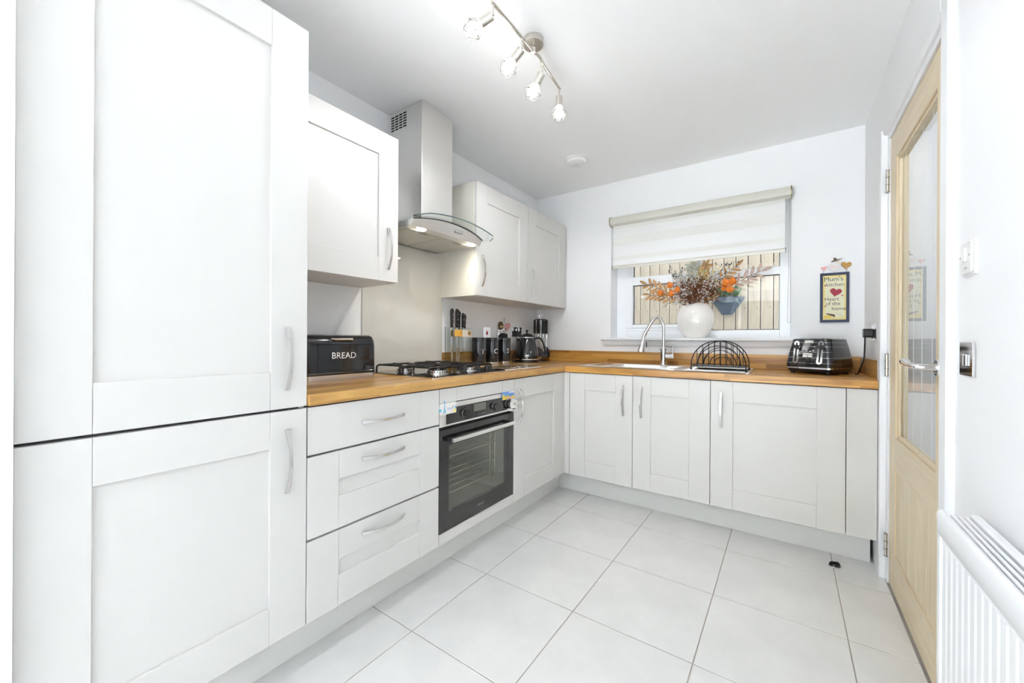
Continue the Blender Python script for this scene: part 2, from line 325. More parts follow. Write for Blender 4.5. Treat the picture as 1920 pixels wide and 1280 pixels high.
for z in (1.828, .99, .17):
    h = dpart('hinge', MB().cyl((2.2925, -.685, z-.05), (2.2925, -.685, z+.05), .0065, n=12), 'nickel', 0)
    for q in (-.05, -.017, .017, .05): obj('knuckle', MB().cyl((2.2925, -.685, z+q-.0012), (2.2925, -.685, z+q+.0012), .0078, n=12), 'pewter', h)
    obj('hinge_leaf', MB().box(2.2955, 2.2972, -.684, -.656, z-.05, z+.05), 'nickel', h)
hn = dpart('handle', MB().tube([(2.254, -1.405, 1.017), (2.2525, -1.38, 1.018), (2.251, -1.345, 1.019), (2.249, -1.32, 1.020), (2.2475, -1.295, 1.026), (2.247, -1.275, 1.030), (2.248, -1.258, 1.026), (2.250, -1.243, 1.015)], .01, 12, True, [.010, .0098, .0095, .010, .012, .0125, .011, .006]), 'chrome', 0)
for p in hn.data.polygons: p.use_smooth = True
obj('rose', MB().cyl((X0, -1.405, 1.017), (X0-.009, -1.405, 1.017), .026, .024, 28), 'chrome', hn, True); obj('neck', MB().cyl((X0-.009, -1.405, 1.017), (2.254, -1.405, 1.017), .011, .010, 18), 'chrome', hn, True)

# ================================================================== WINDOW
wy = .15; wn = struct(bpy.data.objects.new('window_1', None), 'white plastic framed kitchen window'); COL.objects.link(wn); wn.location = (1.33, wy, WZ0); ROOT[wn.name] = Vector(wn.location)
def wpart(name, b, m='upvc', bev=.003): return obj(name, MB().box(*b), m, wn, bevel=bev)
wpart('frame_side', (WX0, .804, wy, wy+.07, WZ0, WZ1)); wpart('frame_side', (1.876, WX1, wy, wy+.07, WZ0, WZ1)); wpart('frame_sill', (.804, 1.876, wy, wy+.07, WZ0, 1.176)); wpart('frame_step', (.804, 1.365, wy+.001, wy+.07, 1.1765, 1.1975)); wpart('frame_head', (.804, 1.876, wy, wy+.07, 2.0, WZ1)); wpart('mullion', (1.365, 1.42, wy, wy+.07, 1.176, 2.0))
wpart('transom', (1.42, 1.876, wy, wy+.07, 1.56, 1.617))
for b in ((.806, .858, 1.178, 1.998), (1.311, 1.363, 1.178, 1.998)): wpart('sash_side', (b[0], b[1], wy-.012, wy+.055, 1.198, b[3]))
wpart('sash_rail', (.858, 1.311, wy-.012, wy+.055, 1.198, 1.226)); wpart('sash_rail', (.858, 1.311, wy-.012, wy+.055, 1.553, 1.622)); wpart('sash_rail', (.858, 1.311, wy-.012, wy+.055, 1.95, 1.998))
for (x0, x1, z0, z1) in ((.858, 1.311, 1.226, 1.553), (.858, 1.311, 1.622, 1.95), (1.42, 1.876, 1.176, 1.56), (1.42, 1.876, 1.617, 2.0)):
    wpart('pane', (x0, x1, wy+.025, wy+.029, z0, z1), 'pane', 0)
    for bb in ((x0, x0+.006, z0, z1), (x1-.006, x1, z0, z1), (x0+.006, x1-.006, z1-.005, z1), (x0+.006, x1-.006, z0, z0+.004)): wpart('gasket', (bb[0], bb[1], wy+.020, wy+.0245, bb[2], bb[3]), 'dark_gap' if bb[3]-bb[2] < .1 or bb[0] < x0+.001 else 'pewter', 0)
sl = struct(obj('trim_5', MB().prism([(-.045, 1.116), (-.050, 1.110), (-.050, 1.100), (-.046, 1.096), (wy, 1.096), (wy, 1.116)], lambda a, b, d: (d, a, b), WX0+.001, WX1-.001).prism([(-.045, 1.116), (-.050, 1.110), (-.050, 1.100), (-.046, 1.096), (WB, 1.096), (WB, 1.116)], lambda a, b, d: (d, a, b), .657, WX0+.001).prism([(-.045, 1.116), (-.050, 1.110), (-.050, 1.100), (-.046, 1.096), (WB, 1.096), (WB, 1.116)], lambda a, b, d: (d, a, b), WX1-.001, 1.985), 'white_gloss'), 'white window sill board')
struct(obj('trim_6', MB().prism([(-.032, 1.096), (-.022, 1.068), (-.016, 1.056), (WB, 1.056), (WB, 1.096)], lambda a, b, d: (d, a, b), .672, 1.97), 'white_gloss'), 'white moulding under the window sill')

# ================================================================== CABINETS
def bow(base, along, normal, L=.20, hgt=.026, w=.013):
    """bowed strap handle"""
    base, along, normal = Vector(base), Vector(along), Vector(normal); side = along.cross(normal); rings = []
    N = 16
    for i in range(N+1):
        t = i/N; s = (t-.5)*L; h = hgt*(1-abs(2*t-1)**2.2); ww = w*(.85+.35*abs(2*t-1)**3)/2; th = .005
        p = base+along*s+normal*(h+.0005)
        rings.append([tuple(p-side*ww), tuple(p+side*ww), tuple(p+side*ww*.8+normal*th), tuple(p-side*ww*.8+normal*th)])
    return MB().loft(rings)
def shaker(name, parent, fn, a0, a1, z0, z1, sw=.112, rt=.112, rb=.112, handle=None, m='cabinet_paint'):
    """shaker front on plane fn (d = distance proud of the 20 mm front face)"""
    g = .0016; a0 += g; a1 -= g; z0 += g; z1 -= g
    pan = rt+rb < z1-z0-.01
    d = obj(name, MB().prism([(a0, z0), (a1, z0), (a1, z1), (a0, z1)], fn, -.020, -.009 if pan else -.001), m, parent)
    e = .0005
    for q0, q1 in ((a0, a0+sw), (a1-sw, a1)): obj('stile', MB().prism([(q0, z0), (q1, z0), (q1, z1), (q0, z1)], fn, -.009, 0), m, d, bevel=.0012)
    rails = ((z0, z0+rb), (z1-rt, z1)) if pan else ((z0, z1),)
    for r0, r1 in rails: obj('rail', MB().prism([(a0+sw+e, r0), (a1-sw-e, r0), (a1-sw-e, r1), (a0+sw+e, r1)], fn, -.009, 0), m, d, bevel=.0012)
    if handle:
        ha, hz, vert = handle; p = Vector(fn(ha, hz, 0)); nrm = Vector(fn(0, 0, 1))-Vector(fn(0, 0, 0)); al = Vector((0, 0, 1)) if vert else (Vector(fn(1, 0, 0))-Vector(fn(0, 0, 0)))
        obj('handle', bow(p, al, nrm), 'handle_steel', d, True, label='bowed brushed steel handle')
    return d
XL, YB = .62, -.62
Y0, Y1, Y2, Y3, Y4 = -3.063, -2.458, -1.8535, -1.2546, -.662
fx, fy = PX(XL), PY(YB)
# tall fridge housing
t = thing('tall_cabinet', 'tall cream cabinet with two stacked panelled doors reaching near the ceiling', 'cabinet', (.3, (Y0+Y1)/2, 0))
obj('carcass', MB().box(WL+.003, .597, Y0, Y1-.019, .15, 2.105), 'carcass_edge', t); obj('side_panel', MB().box(WL+.003, .6, Y1-.019, Y1-.001, .15, 2.107), 'cabinet_paint', t, bevel=.001); obj('top_panel', MB().box(WL+.003, .6, Y0, Y1-.02, 2.105, 2.109), 'cabinet_paint', t)
shaker('door', t, fx, Y0, Y1, .873, 2.108, rt=.113, rb=.117, handle=(-2.523, 1.031, True)); shaker('door', t, fx, Y0, Y1, .15, .868, handle=(-2.522, .707, True))
# wall cabinets
WX = .328; fw = PX(WX)
def wallcab(y0, y1, lab, hy, ends, z0=1.372, z1=2.088):
    t = thing('wall_cabinet', lab, 'cabinet', (.17, (y0+y1)/2, z0))
    obj('carcass', MB().box(WL+.001, WX-.022, y0+.001, y1-.001, z0+.012, z1), 'cabinet_paint', t, bevel=.001); obj('base_panel', MB().box(WL+.001, WX-.022, y0+.001, y1-.001, z0, z0+.0115), 'cabinet_paint', t)
    shaker('door', t, fw, y0, y1, z0, z1, handle=(hy, 1.532, True))
    if ends: obj('end_panel', MB().box(WL+.001, WX-.021, ends-.0015, ends+.0015, z0, z1), 'cabinet_side', t)
    return t
wallcab(-2.455, Y2, 'cream wall cabinet between the tall cabinet and the extractor hood', -1.914, None)
wallcab(-1.2525, -.655, 'cream wall cabinet beside the extractor hood above the canisters', -1.195, -1.2525)
wallcab(-.652, -.052, 'cream wall cabinet in the room corner above the kettle', -.592, None)
struct(obj('trim_7', MB().box(WL+.001, .306, -.050, WB-.001, 1.372, 2.088), 'cabinet_paint'), 'cream filler strip closing the wall cabinet to the corner')
# drawer unit
t = thing('drawer_unit', 'cream base unit with three wide drawers', 'cabinet', (.3, (Y1+Y2)/2, 0))
obj('carcass', MB().box(WL+.003, .598, Y1, Y2-.001, .15, .869), 'carcass_edge', t)
shaker('drawer', t, fx, Y1, Y2, .705, .868, rt=.2, handle=(-2.154, .785, False)); shaker('drawer', t, fx, Y1, Y2, .425, .701, rt=.1, rb=.112, handle=(-2.153, .649, False)); shaker('drawer', t, fx, Y1, Y2, .15, .421, rt=.104, rb=.108, handle=(-2.151, .369, False))
# oven housing
t = thing('oven_housing', 'cream built-in oven housing with narrow panels above and below the oven', 'cabinet', (.3, (Y2+Y3)/2, 0))
obj('carcass', MB().box(WL+.003, .598, Y2+.001, Y2+.004, .15, .869).box(WL+.003, .598, Y3-.004, Y3-.001, .15, .869).box(WL+.003, .05, Y2+.004, Y3-.004, .15, .869), 'carcass_edge', t)
shaker('top_panel', t, fx, Y2, Y3, .799, .868, rt=.2); obj('bottom_panel', MB().box(.60, .62, Y2+.002, Y3-.002, .152, .199), 'cabinet_paint', t, bevel=.001); obj('shelf', MB().box(.06, .60, Y2+.004, Y3-.004, .152, .198), 'carcass_edge', t)
# corner base cabinet, left run
t = thing('base_cabinet', 'cream base cabinet with one door beside the oven', 'cabinet', (.3, -.96, 0))
obj('carcass', MB().box(WL+.003, .598, Y3+.001, Y4, .15, .869), 'carcass_edge', t); shaker('door', t, fx, Y3, Y4, .15, .868, handle=(-1.198, .705, True))
obj('corner_post', MB().box(.60, .618, Y4+.002, -.602, .15, .868).box(.6185, .659, -.618, -.602, .15, .868), 'cabinet_paint', t, bevel=.001)
# back run
XA, XB, XC, XD, XE = .661, 1.107, 1.557, 2.158, 2.272
for (p, q, hx, lab) in ((XA, XB, 1.044, 'narrow cream base cabinet in the corner below the sink bowl'), (XB, XC, 1.161, 'narrow cream base cabinet below the kitchen tap'), (XC, XD, 1.612, 'wide cream base cabinet below the dish rack and toaster')):
    t = thing('base_cabinet', lab, 'cabinet', ((p+q)/2, -.3, 0)); obj('carcass', MB().box(p+.001, q-.001, -.598, WB-.005, .15, .70), 'carcass_edge', t); obj('front_rail', MB().box(p+.001, q-.001, -.598, -.572, .70, .869), 'carcass_edge', t)
    shaker('door', t, fy, p, q, .15, .868, handle=(hx, .705, True))
tag(obj('end_panel', MB().box(XD+.0015, XE, -.62, -.60, .152, .867).box(XD+.004, XE-.03, -.60, -.55, .152, .867), 'cabinet_paint', bevel=.001), 'plain cream filler panel between the last base cabinet and the door frame', 'panel')
tag(obj('plinth', MB().box(.512, .527, Y0, -.515, 0, .149), 'plinth_paint'), 'grey-cream plinth board under the oven and drawer units', 'plinth')
tag(obj('plinth', MB().box(.5275, 2.262, -.514, -.499, 0, .149), 'plinth_paint'), 'grey-cream plinth board under the sink run of cabinets', 'plinth')

# ---- worktops and upstands
ZT = .910
tag(obj('worktop', MB().prism([(WL+.001, Y1+.001), (.630, Y1+.001), (.630, -.6315), (.6295, -.001), (WL+.001, -.001)], PZ(ZT), -.038, 0), 'oak_worktop_y', bevel=.003), 'oak block worktop running under the hob and canisters', 'worktop')
# sink cut-out kept open: four strips in one slab
SX0, SX1, SY0, SY1 = .86, 1.33, -.50, -.13
mb = MB()
mb.box(.6305, SX0, -.630, -.001, ZT-.038, ZT).box(SX1, 2.272, -.630, -.001, ZT-.038, ZT).box(SX0, SX1, -.630, SY0, ZT-.038, ZT).box(SX0, SX1, SY1, -.001, ZT-.038, ZT).box(2.272, WR-.001, -.583, -.001, ZT-.038, ZT)
tag(obj('worktop', mb, 'oak_worktop_x'), 'oak block worktop running under the window with the sink', 'worktop')
tag(obj('upstand', MB().box(WL+.001, WL+.019, Y3+.02, -.02, ZT+.0005, 1.008), 'oak_worktop_y', bevel=.002), 'oak upstand strip behind the canisters and kettle', 'upstand')
tag(obj('upstand', MB().box(WL+.001, 2.279, -.019, WB-.001, ZT+.0005, 1.005), 'oak_worktop_x', bevel=.002), 'long oak upstand strip behind the sink and dish rack', 'upstand')
tag(obj('upstand', MB().box(2.280, WR-.001, -.583, WB-.001, ZT+.0005, 1.003), 'oak_worktop_y', bevel=.002), 'short oak upstand strip beside the toaster', 'upstand')
tag(obj('splashback', MB().box(WL+.001, WL+.008, -1.845, -1.237, ZT+.0005, 1.66), 'splash', bevel=.001), 'glossy beige glass splashback behind the hob', 'splashback')

# ================================================================== COOKER HOOD
HC = -1.551
t = thing('cooker_hood', 'stainless steel chimney extractor hood with curved glass canopy', 'extractor hood', (.2, HC, 1.66))
ch = obj('chimney', MB().box(WL+.001, .292, HC-.119, HC+.119, 1.70, H-.001), 'steel_brushed_v', t, bevel=.002)
for r in range(6):
    for c in range(4): x0 = .036+c*.0345; z = 2.366-r*.0148; obj('vent_slot', MB().box(x0, x0+.026, HC-.1203, HC-.1188, z-.0038, z+.0038), 'dark_gap', ch)
zg = lambda y: 1.69+.04*(1-((y-HC)/.3)**2)
# curved glass canopy
N = 24; top = []; rings = []
def gx(y):
    s = abs(y-HC)/.3; return .495-.02*max(0, 1-s*s)*0-.06*max(0, (s-.80)/.20)**2.2
for i in range(N+1):
    y = HC-.3+.6*i/N; z = zg(y); rings.append([(WL+.003, y, z), (gx(y), y, z), (gx(y), y, z+.006), (WL+.003, y, z+.006)])
gl = obj('glass_canopy', MB().loft(rings), 'hood_glass', t)
rr = []
for i in range(N+1):
    y = HC-.3+.6*i/N; z = zg(y); rr.append([(gx(y)+.0002, y, z), (gx(y)+.0016, y, z), (gx(y)+.0016, y, z+.0055), (gx(y)+.0002, y, z+.0055)])
obj('glass_edge', MB().loft(rr), 'glass_edge', gl)
# body under the glass, its front panel following the arch
N = 20; rings = []
for i in range(N+1):
    y = HC-.268+.536*i/N; z = zg(y)-.0015; bx = .400-.02*(abs(y-HC)/.268)**3; rings.append([(WL+.003, y, 1.662), (bx, y, 1.662), (bx+.020, y, z), (WL+.003, y, z)])
bd = obj('body', MB().loft(rings), 'steel_brushed', t)
rr = []
for i in range(N+1):
    y = HC-.268+.536*i/N; z = zg(y)-.0015; bx = .420-.02*(abs(y-HC)/.268)**3; rr.append([(bx-.001, y, z-.005), (bx+.003, y, z-.005), (bx+.004, y, z), (bx-.001, y, z)])
obj('trim_strip', MB().loft(rr), 'black_plastic', t)
for k in range(2): y0 = HC-.255+k*.257; f = obj('grease_filter', MB().box(.045, .335, y0, y0+.253, 1.659, 1.6618), 'filter_steel', t, bevel=.001); obj('filter_catch', MB().box(.315, .322, y0+.10, y0+.15, 1.657, 1.659), 'pewter', f)
for y in (-1.735, -1.342): obj('lamp', MB().cyl((.362, y, 1.6595), (.362, y, 1.6618), .024, n=24), 'lamp_hood', t)
for k in range(4):
    y = HC+.02+k*.018; obj('button', MB().cyl((.409, y, 1.688), (.4145, y, 1.6875), .0035, n=10), 'pewter', t); obj('button_mark', MB().cyl((.4135, y, 1.7005), (.4185, y, 1.700), .0016, n=8), 'grey_print', t)
for y in (-1.735, -1.342):
    l = bpy.data.lights.new('hood_lamp', 'SPOT'); l.energy = 3; l.color = (1, .88, .68); l.spot_size = 2.4; l.spot_blend = .8; l.shadow_soft_size = .02; o = bpy.data.objects.new('hood_lamp', l); COL.objects.link(o); o.location = (.362, y, 1.652)

# ================================================================== OVEN
t = thing('oven', 'built-in steel and black glass electric oven', 'oven', (.6, (Y2+Y3)/2, .2)); ya, yb = Y2+.002, Y3-.002
cvt = obj('cavity', MB().box(.08, .596, ya+.055, ya+.06, .24, .66).box(.08, .596, yb-.06, yb-.055, .24, .66).box(.08, .085, ya+.06, yb-.06, .24, .66).box(.085, .596, ya+.06, yb-.06, .655, .66).box(.085, .596, ya+.06, yb-.06, .24, .245), 'cavity', t)
for z in (.33, .42, .51): obj('oven_rack', (lambda m: [m.tube([(x, ya+.065, z), (x, yb-.065, z)], .003, 6) for x in [.12+.06*k for k in range(8)]] and m)(MB()), 'handle_steel', t)
for x in (.50, .535, .20): obj('shelf_runner', MB().tube([(x, yb-.066, .27), (x, yb-.066, .60)], .0025, 6), 'handle_steel', t)
for k in range(6): obj('runner_stud', MB().ball((.52, yb-.067, .30+.05*k), .004, 8, 5), 'handle_steel', t)
cp = obj('control_panel', MB().box(.59, .619, ya, yb, .690, .7965), 'steel_brushed', t, bevel=.001)
obj('panel_glass', MB().box(.617, .6205, -1.809, yb-.03, .699, .774), 'black_glass', cp)
obj('display', MB().box(.6205, .6210, -1.612, -1.515, .731, .769), 'display', cp)
for k in range(5): obj('touch_mark', MB().box(.6205, .6208, -1.606+.02*k, -1.600+.02*k, .713, .717), 'grey_print', cp)
for y in (-1.682, -1.444, -1.322): kb = obj('knob', MB().cyl((.6205, y, .735), (.640, y, .735), .0185, .0175, 28), 'black_plastic', t, True); obj('knob_face', MB().cyl((.640, y, .735), (.6425, y, .735), .0165, .0155, 28), 'black_glass', kb, True); obj('knob_ring', MB().cyl((.6205, y, .735), (.625, y, .735), .0205, .0195, 28), 'pewter', kb, True)
obj('vent_strip', MB().box(.585, .606, ya, yb, .676, .6895), 'dark_gap', t)
od = obj('oven_door', MB().box(.598, .619, ya, -1.788, .204, .676).box(.598, .619, -1.323, yb, .204, .676).box(.598, .619, -1.788, -1.323, .204, .285).box(.598, .619, -1.788, -1.323, .600, .676), 'black_glass', t)
obj('window', MB().box(.6155, .619, -1.7875, -1.3235, .2855, .5995), 'oven_glass', od); obj('inner_glass', MB().box(.599, .602, -1.7875, -1.3235, .2855, .5995), 'pane', od)
obj('bottom_trim', MB().box(.60, .6215, ya, yb, .200, .2038), 'handle_steel', t)
hd = obj('handle', MB().prism(rrect(.650, .664, .619, .638, .004, 3), lambda a, b, d: (a, d, b), -1.802, -1.301), 'steel_brushed', od, bevel=0)
for y in (-1.80, -1.318): obj('handle_bracket', MB().box(.619, .652, y-.0, y+.016, .618, .637), 'black_plastic', od, bevel=.002)
text('ZANUSSI', .013, lambda a, b, d: (.6192+d, HC+a, .246+b), 0, 'grey_print', od)
# magnets
def magnet(y0, y1, z0, z1, lab, m): return thing('fridge_magnet', lab, 'magnet', (.6215, (y0+y1)/2, z0)), y0, y1, z0, z1
mg = thing('fridge_magnet', 'white souvenir magnet with a blue lattice tower and small writing', 'magnet', (.6215, -1.80, .745))
obj('plate', MB().prism(rrect(-1.856, -1.746, .748, .800, .006), PX(.6215), 0, .003), 'offwhite', mg)
fm = PX(.6246)
obj('tower', MB().prism([(-1.834, .755), (-1.829, .755), (-1.825, .769), (-1.821, .755), (-1.816, .755), (-1.8225, .775), (-1.8245, .812), (-1.8255, .812), (-1.8275, .775)], PX(.6215), .0005, .0042), 'blue', mg)
obj('house', MB().prism([(-1.859, .764), (-1.847, .764), (-1.847, .776), (-1.859, .776)], fm, 0, .0006), 'blue', mg); obj('bush', MB().prism([(-1.768, .754), (-1.750, .754), (-1.750, .764), (-1.760, .768)], fm, 0, .0006), 'yellow', mg); obj('tree', MB().prism([(-1.757, .768), (-1.748, .766), (-1.748, .785), (-1.753, .780)], fm, 0, .0006), 'blue', mg); obj('bird', MB().prism([(-1.773, .772), (-1.768, .776), (-1.764, .784), (-1.770, .780)], fm, 0, .0006), 'ink', mg)
text('PARIS', .014, lambda a, b, d: (.6248+d, -1.789+a, .771+b), 0, 'sky_blue', mg)
mg = thing('fridge_magnet', 'square souvenir magnet with a blue sky and yellow city picture', 'magnet', (.6215, -1.314, .757))
obj('plate', MB().prism(rrect(-1.375, -1.256, .758, .802, .002), PX(.6215), 0, .003), 'sky_blue', mg)
obj('cloud', MB().prism([(-1.32, .796), (-1.258, .790), (-1.258, .8015), (-1.30, .8015)], fm, 0, .0006), 'offwhite', mg); obj('city', MB().prism([(-1.374, .759), (-1.257, .759), (-1.257, .768), (-1.27, .778), (-1.29, .772), (-1.31, .776), (-1.325, .784), (-1.34, .774), (-1.358, .786), (-1.374, .790)], fm, 0, .0006), 'yellow', mg); obj('rooftops', MB().prism([(-1.335, .760), (-1.285, .760), (-1.29, .768), (-1.31, .774), (-1.33, .768)], fm, .0006, .001), 'pink', mg)
mg = thing('fridge_magnet', 'round white flower shaped souvenir magnet below the city magnet', 'magnet', (.645, -1.29, .70))
obj('disc', MB().prism([(-1.294+.034*math.cos(k*PI/12)*(1+.06*math.cos(3*k*PI/4)), .729+.030*math.sin(k*PI/12)) for k in range(24)], PX(.6440), 0, .004), 'offwhite', mg); obj('base', MB().box(.6215, .6480, -1.322, -1.262, .694, .706), 'offwhite', mg)
text('14', .026, lambda a, b, d: (.6482+d, -1.29+a, .729+b), 0, 'ink', mg)

# ================================================================== HOB
hx0, hx1, hy0, hy1 = .058, .566, -1.840, -1.252
t = thing('gas_hob', 'four burner gas hob with black cast iron pan supports', 'hob', (.31, (hy0+hy1)/2, ZT))
obj('rim', MB().prism(rrect(hx0, hx1, hy0, hy1, .012), PZ(ZT), .0005, .005), 'chrome', t); obj('plate', MB().prism(rrect(hx0+.004, hx1-.004, hy0+.004, hy1-.004, .010), PZ(ZT), .005, .009), 'black_glass', t)
zb = ZT+.009
for (bx, by, br) in ((.20, -1.70, .038), (.43, -1.68, .050), (.19, -1.44, .048), (.43, -1.43, .032)):
    b = obj('burner', MB().lathe([(br+.012, 0), (br+.012, .003), (br, .005), (br, .016), (br-.003, .018)], (bx, by, zb)), 'handle_steel', t, True); obj('burner_cap', MB().lathe([(br-.006, .018), (br-.004, .020), (br-.006, .025), (br*.5, .027)], (bx, by, zb)), 'black_enamel', b, True)
    obj('burner_ports', (lambda m: [m.box(bx+(br)*math.cos(a)-.0015, bx+(br)*math.cos(a)+.0015, by+br*math.sin(a)-.0015, by+br*math.sin(a)+.0015, zb+.007, zb+.014) for a in [2*PI*k/24 for k in range(24)]] and m)(MB()), 'black_iron', b)['kind'] = 'stuff'
def support(y0, y1, burners):
    m = MB(); z = zb+.036; x0, x1 = .085, .525; r = .0052
    def bar(pts): m.tube(pts, r, 6)
    for x in (x0+.02, x1-.02, (x0+x1)/2-.012, (x0+x1)/2+.012):
        bar([(x, y0, zb), (x, y0, z-.012), (x, y0+.004, z-.004), (x, y0+.014, z), (x, y1-.014, z), (x, y1-.004, z-.004), (x, y1, z-.012), (x, y1, zb)])
    for bx, by in burners:
        for s in (-1, 1): bar([(bx+s*.022, by, z+.003), (bx+s*.10, by, z+.003)])
        bar([(bx-.10, y0+.03, z), (bx+.10, y0+.03, z)]); bar([(bx-.10, y1-.03, z), (bx+.10, y1-.03, z)])
        for s in (-1, 1): bar([(bx, by+s*.022, z+.003), (bx, by+s*.095, z+.003)])
    return m
obj('pan_support', support(-1.812, -1.575, ((.20, -1.70), (.43, -1.68))), 'black_iron', t, True); obj('pan_support', support(-1.555, -1.325, ((.19, -1.44), (.43, -1.43))), 'black_iron', t, True)
for k in range(4): obj('control_knob', MB().lathe([(.018, 0), (.018, .006), (.014, .020), (.010, .022)], (.22+.075*k, -1.284, zb)), 'black_plastic', t, True)
# glass worktop saver
t = thing('chopping_board', 'clear glass worktop saver printed with curved black and white lines', 'chopping board', (.42, -1.02, ZT))
obj('glass_plate', MB().prism(rrect(.285, .552, -1.222, -.832, .015), PZ(ZT), .003, .008), 'board_glass', t)
obj('glass_edge', MB().loft([[(p[0], p[1], ZT+.003), (p[0]+.0014*(1 if p[0] > .42 else -1), p[1], ZT+.003), (p[0]+.0014*(1 if p[0] > .42 else -1), p[1], ZT+.008), (p[0], p[1], ZT+.008)] for p in (lambda q: q+[q[0]])(rrect(.285, .552, -1.222, -.832, .015))], False), 'white_text', t)
for k, (p, c) in enumerate((([(.30, -1.20), (.38, -1.08), (.36, -.96), (.42, -.85)], 'ink'), ([(.34, -1.21), (.44, -1.10), (.42, -.98), (.50, -.85)], 'ink'), ([(.42, -1.21), (.50, -1.12), (.47, -.98), (.535, -.86)], 'white_text'), ([(.50, -1.2), (.53, -1.1), (.50, -1.0), (.54, -.92)], 'ink'), ([(.31, -.90), (.42, -.92), (.5, -1.0), (.54, -1.1)], 'white_text'))):
    pts = []
    for i in range(3):
        for j in range(6): s = j/6; pts.append((p[i][0]+(p[i+1][0]-p[i][0])*(3*s*s-2*s**3), p[i][1]+(p[i+1][1]-p[i][1])*s))
    obj('printed_line', MB().loft([[(q[0]-.006, q[1], ZT+.0082), (q[0]+.006, q[1], ZT+.0082)] for q in pts], False, False), c, t)
for q in ((.30, -1.2), (.54, -1.2), (.30, -.85), (.54, -.85)): obj('foot', MB().cyl((q[0], q[1], ZT), (q[0], q[1], ZT+.003), .006, n=10), 'black_plastic', t)

# ================================================================== LEFT RUN OBJECTS
# bread bin
t = thing('bread_bin', 'black enamel bread bin with white BREAD lettering and chrome base', 'bread bin', (.14, -2.093, ZT)); b0, b1 = -2.262, -1.924
obj('base_ring', MB().prism(rrect(.036, .248, b0-.003, b1+.003, .02), PZ(ZT), .0005, .022), 'handle_steel', t, True)
prof = [(.036, .935), (.247, .935), (.247, 1.055), (.243, 1.085), (.228, 1.106), (.205, 1.114), (.07, 1.114), (.045, 1.106), (.036, 1.085)]
bb = obj('body', MB().prism(prof, lambda a, b, d: (a, d, b), b0, b1), 'black_enamel', t, True, bevel=.012, seg=4)
obj('skirt', MB().prism(rrect(.034, .251, b0-.005, b1+.005, .02), PZ(ZT), .022, .036), 'black_enamel', t, True, bevel=.004)
obj('door_panel', MB().prism(rrect(b0+.045, b1-.035, .952, 1.068, .004), PX(.247), -.002, .0022), 'black_enamel', t, bevel=.001); obj('lid_line', MB().box(.2475, .2485, b0+.012, b1-.012, 1.069, 1.0715), 'dark_gap', t)
obj('lid_handle', MB().tube([(.236, -2.145, 1.0945), (.2475, -2.14, 1.093), (.2475, -2.05, 1.093), (.236, -2.045, 1.0945)], .0055, 8), 'chrome', t, True)
text('BREAD', .040, lambda a, b, d: (.2495+d, -2.093+a, 1.018+b), 0, 'white_text', t)
# wall plates
def plate(name, lab, cat, fn, a0, a1, z0, z1, m='chrome', group=None):
    p = Vector(fn((a0+a1)/2, (z0+z1)/2, 0)); t = thing(name, lab, cat, p, group=group); obj('face_plate', MB().prism(rrect(a0, a1, z0, z1, .004), fn, 0, .006), m, t, True, bevel=.001); return t
def sock(t, fn, ac, z0):
    obj('socket_insert', MB().prism(rrect(ac-.022, ac+.022, z0, z0+.046, .003), fn, .006, .0066), 'black_plastic', t)
    for da, dz, w, h in ((0, .034, .0035, .009), (-.011, .012, .0055, .0035), (.011, .012, .0055, .0035)): obj('pin_hole', MB().prism([(ac+da-w/2, z0+dz-h/2), (ac+da+w/2, z0+dz-h/2), (ac+da+w/2, z0+dz+h/2), (ac+da-w/2, z0+dz+h/2)], fn, .0066, .0068), 'dark_gap', t)
def rocker(t, fn, a0, a1, z0, z1, m='chrome'): obj('rocker_switch', MB().prism(rrect(a0, a1, z0, z1, .001), fn, .006, .010), m, t, bevel=.001)
fwl, fwr = PX(WL), PXN(WR)
t = plate('wall_socket', 'chrome wall socket half hidden behind the bread bin', 'socket', fwl, -2.31, -2.172, 1.095, 1.185); sock(t, fwl, -2.275, 1.10); rocker(t, fwl, -2.23, -2.215, 1.15, 1.172)
t = plate('cooker_switch', 'chrome cooker isolator plate with a red rocker switch', 'switch', fwl, -.797, -.705, 1.103, 1.193); rocker(t, fwl, -.758, -.744, 1.132, 1.158, 'red'); obj('indicator', MB().prism(rrect(-.754, -.748, 1.160, 1.166, .002), fwl, .006, .009), 'red', t)
t = plate('wall_socket', 'chrome wall socket behind the hanging heart and coffee ornament', 'socket', fwl, -.612, -.478, 1.095, 1.185); sock(t, fwl, -.52, 1.10)
t = plate('wall_socket', 'chrome double wall socket holding the kettle plug', 'socket', fwl, -.415, -.268, 1.113, 1.203); sock(t, fwl, -.305, 1.120); sock(t, fwl, -.38, 1.120); rocker(t, fwl, -.352, -.336, 1.17, 1.19); rocker(t, fwl, -.300, -.284, 1.172, 1.192)
# canisters
def canister(c, letter, lab):
    t = thing('storage_canister', lab, 'canister', (c[0], c[1], ZT), group='black lettered storage canisters')
    obj('base_ring', MB().lathe([(.050, .0), (.051, .004), (.051, .016), (.049, .018)], (c[0], c[1], ZT), 36), 'chrome', t, True)
    obj('body', MB().lathe([(.0495, .018), (.0505, .022), (.0505, .172), (.050, .174)], (c[0], c[1], ZT), 36), 'black_enamel', t, True)
    obj('lid', MB().lathe([(.0515, .174), (.0520, .177), (.0520, .196), (.0505, .200), (.030, .2015)], (c[0], c[1], ZT), 36), 'black_enamel', t, True)
    d = (CAM-Vector((c[0], c[1], 0))); a = math.atan2(d.y, d.x)+.62
    def fn(u, v, dd): th = a+u/.0507; return (c[0]+(.0512+dd)*math.cos(th), c[1]+(.0512+dd)*math.sin(th), ZT+.098+v)
    text(letter, .052, fn, 0, 'white_text', t)
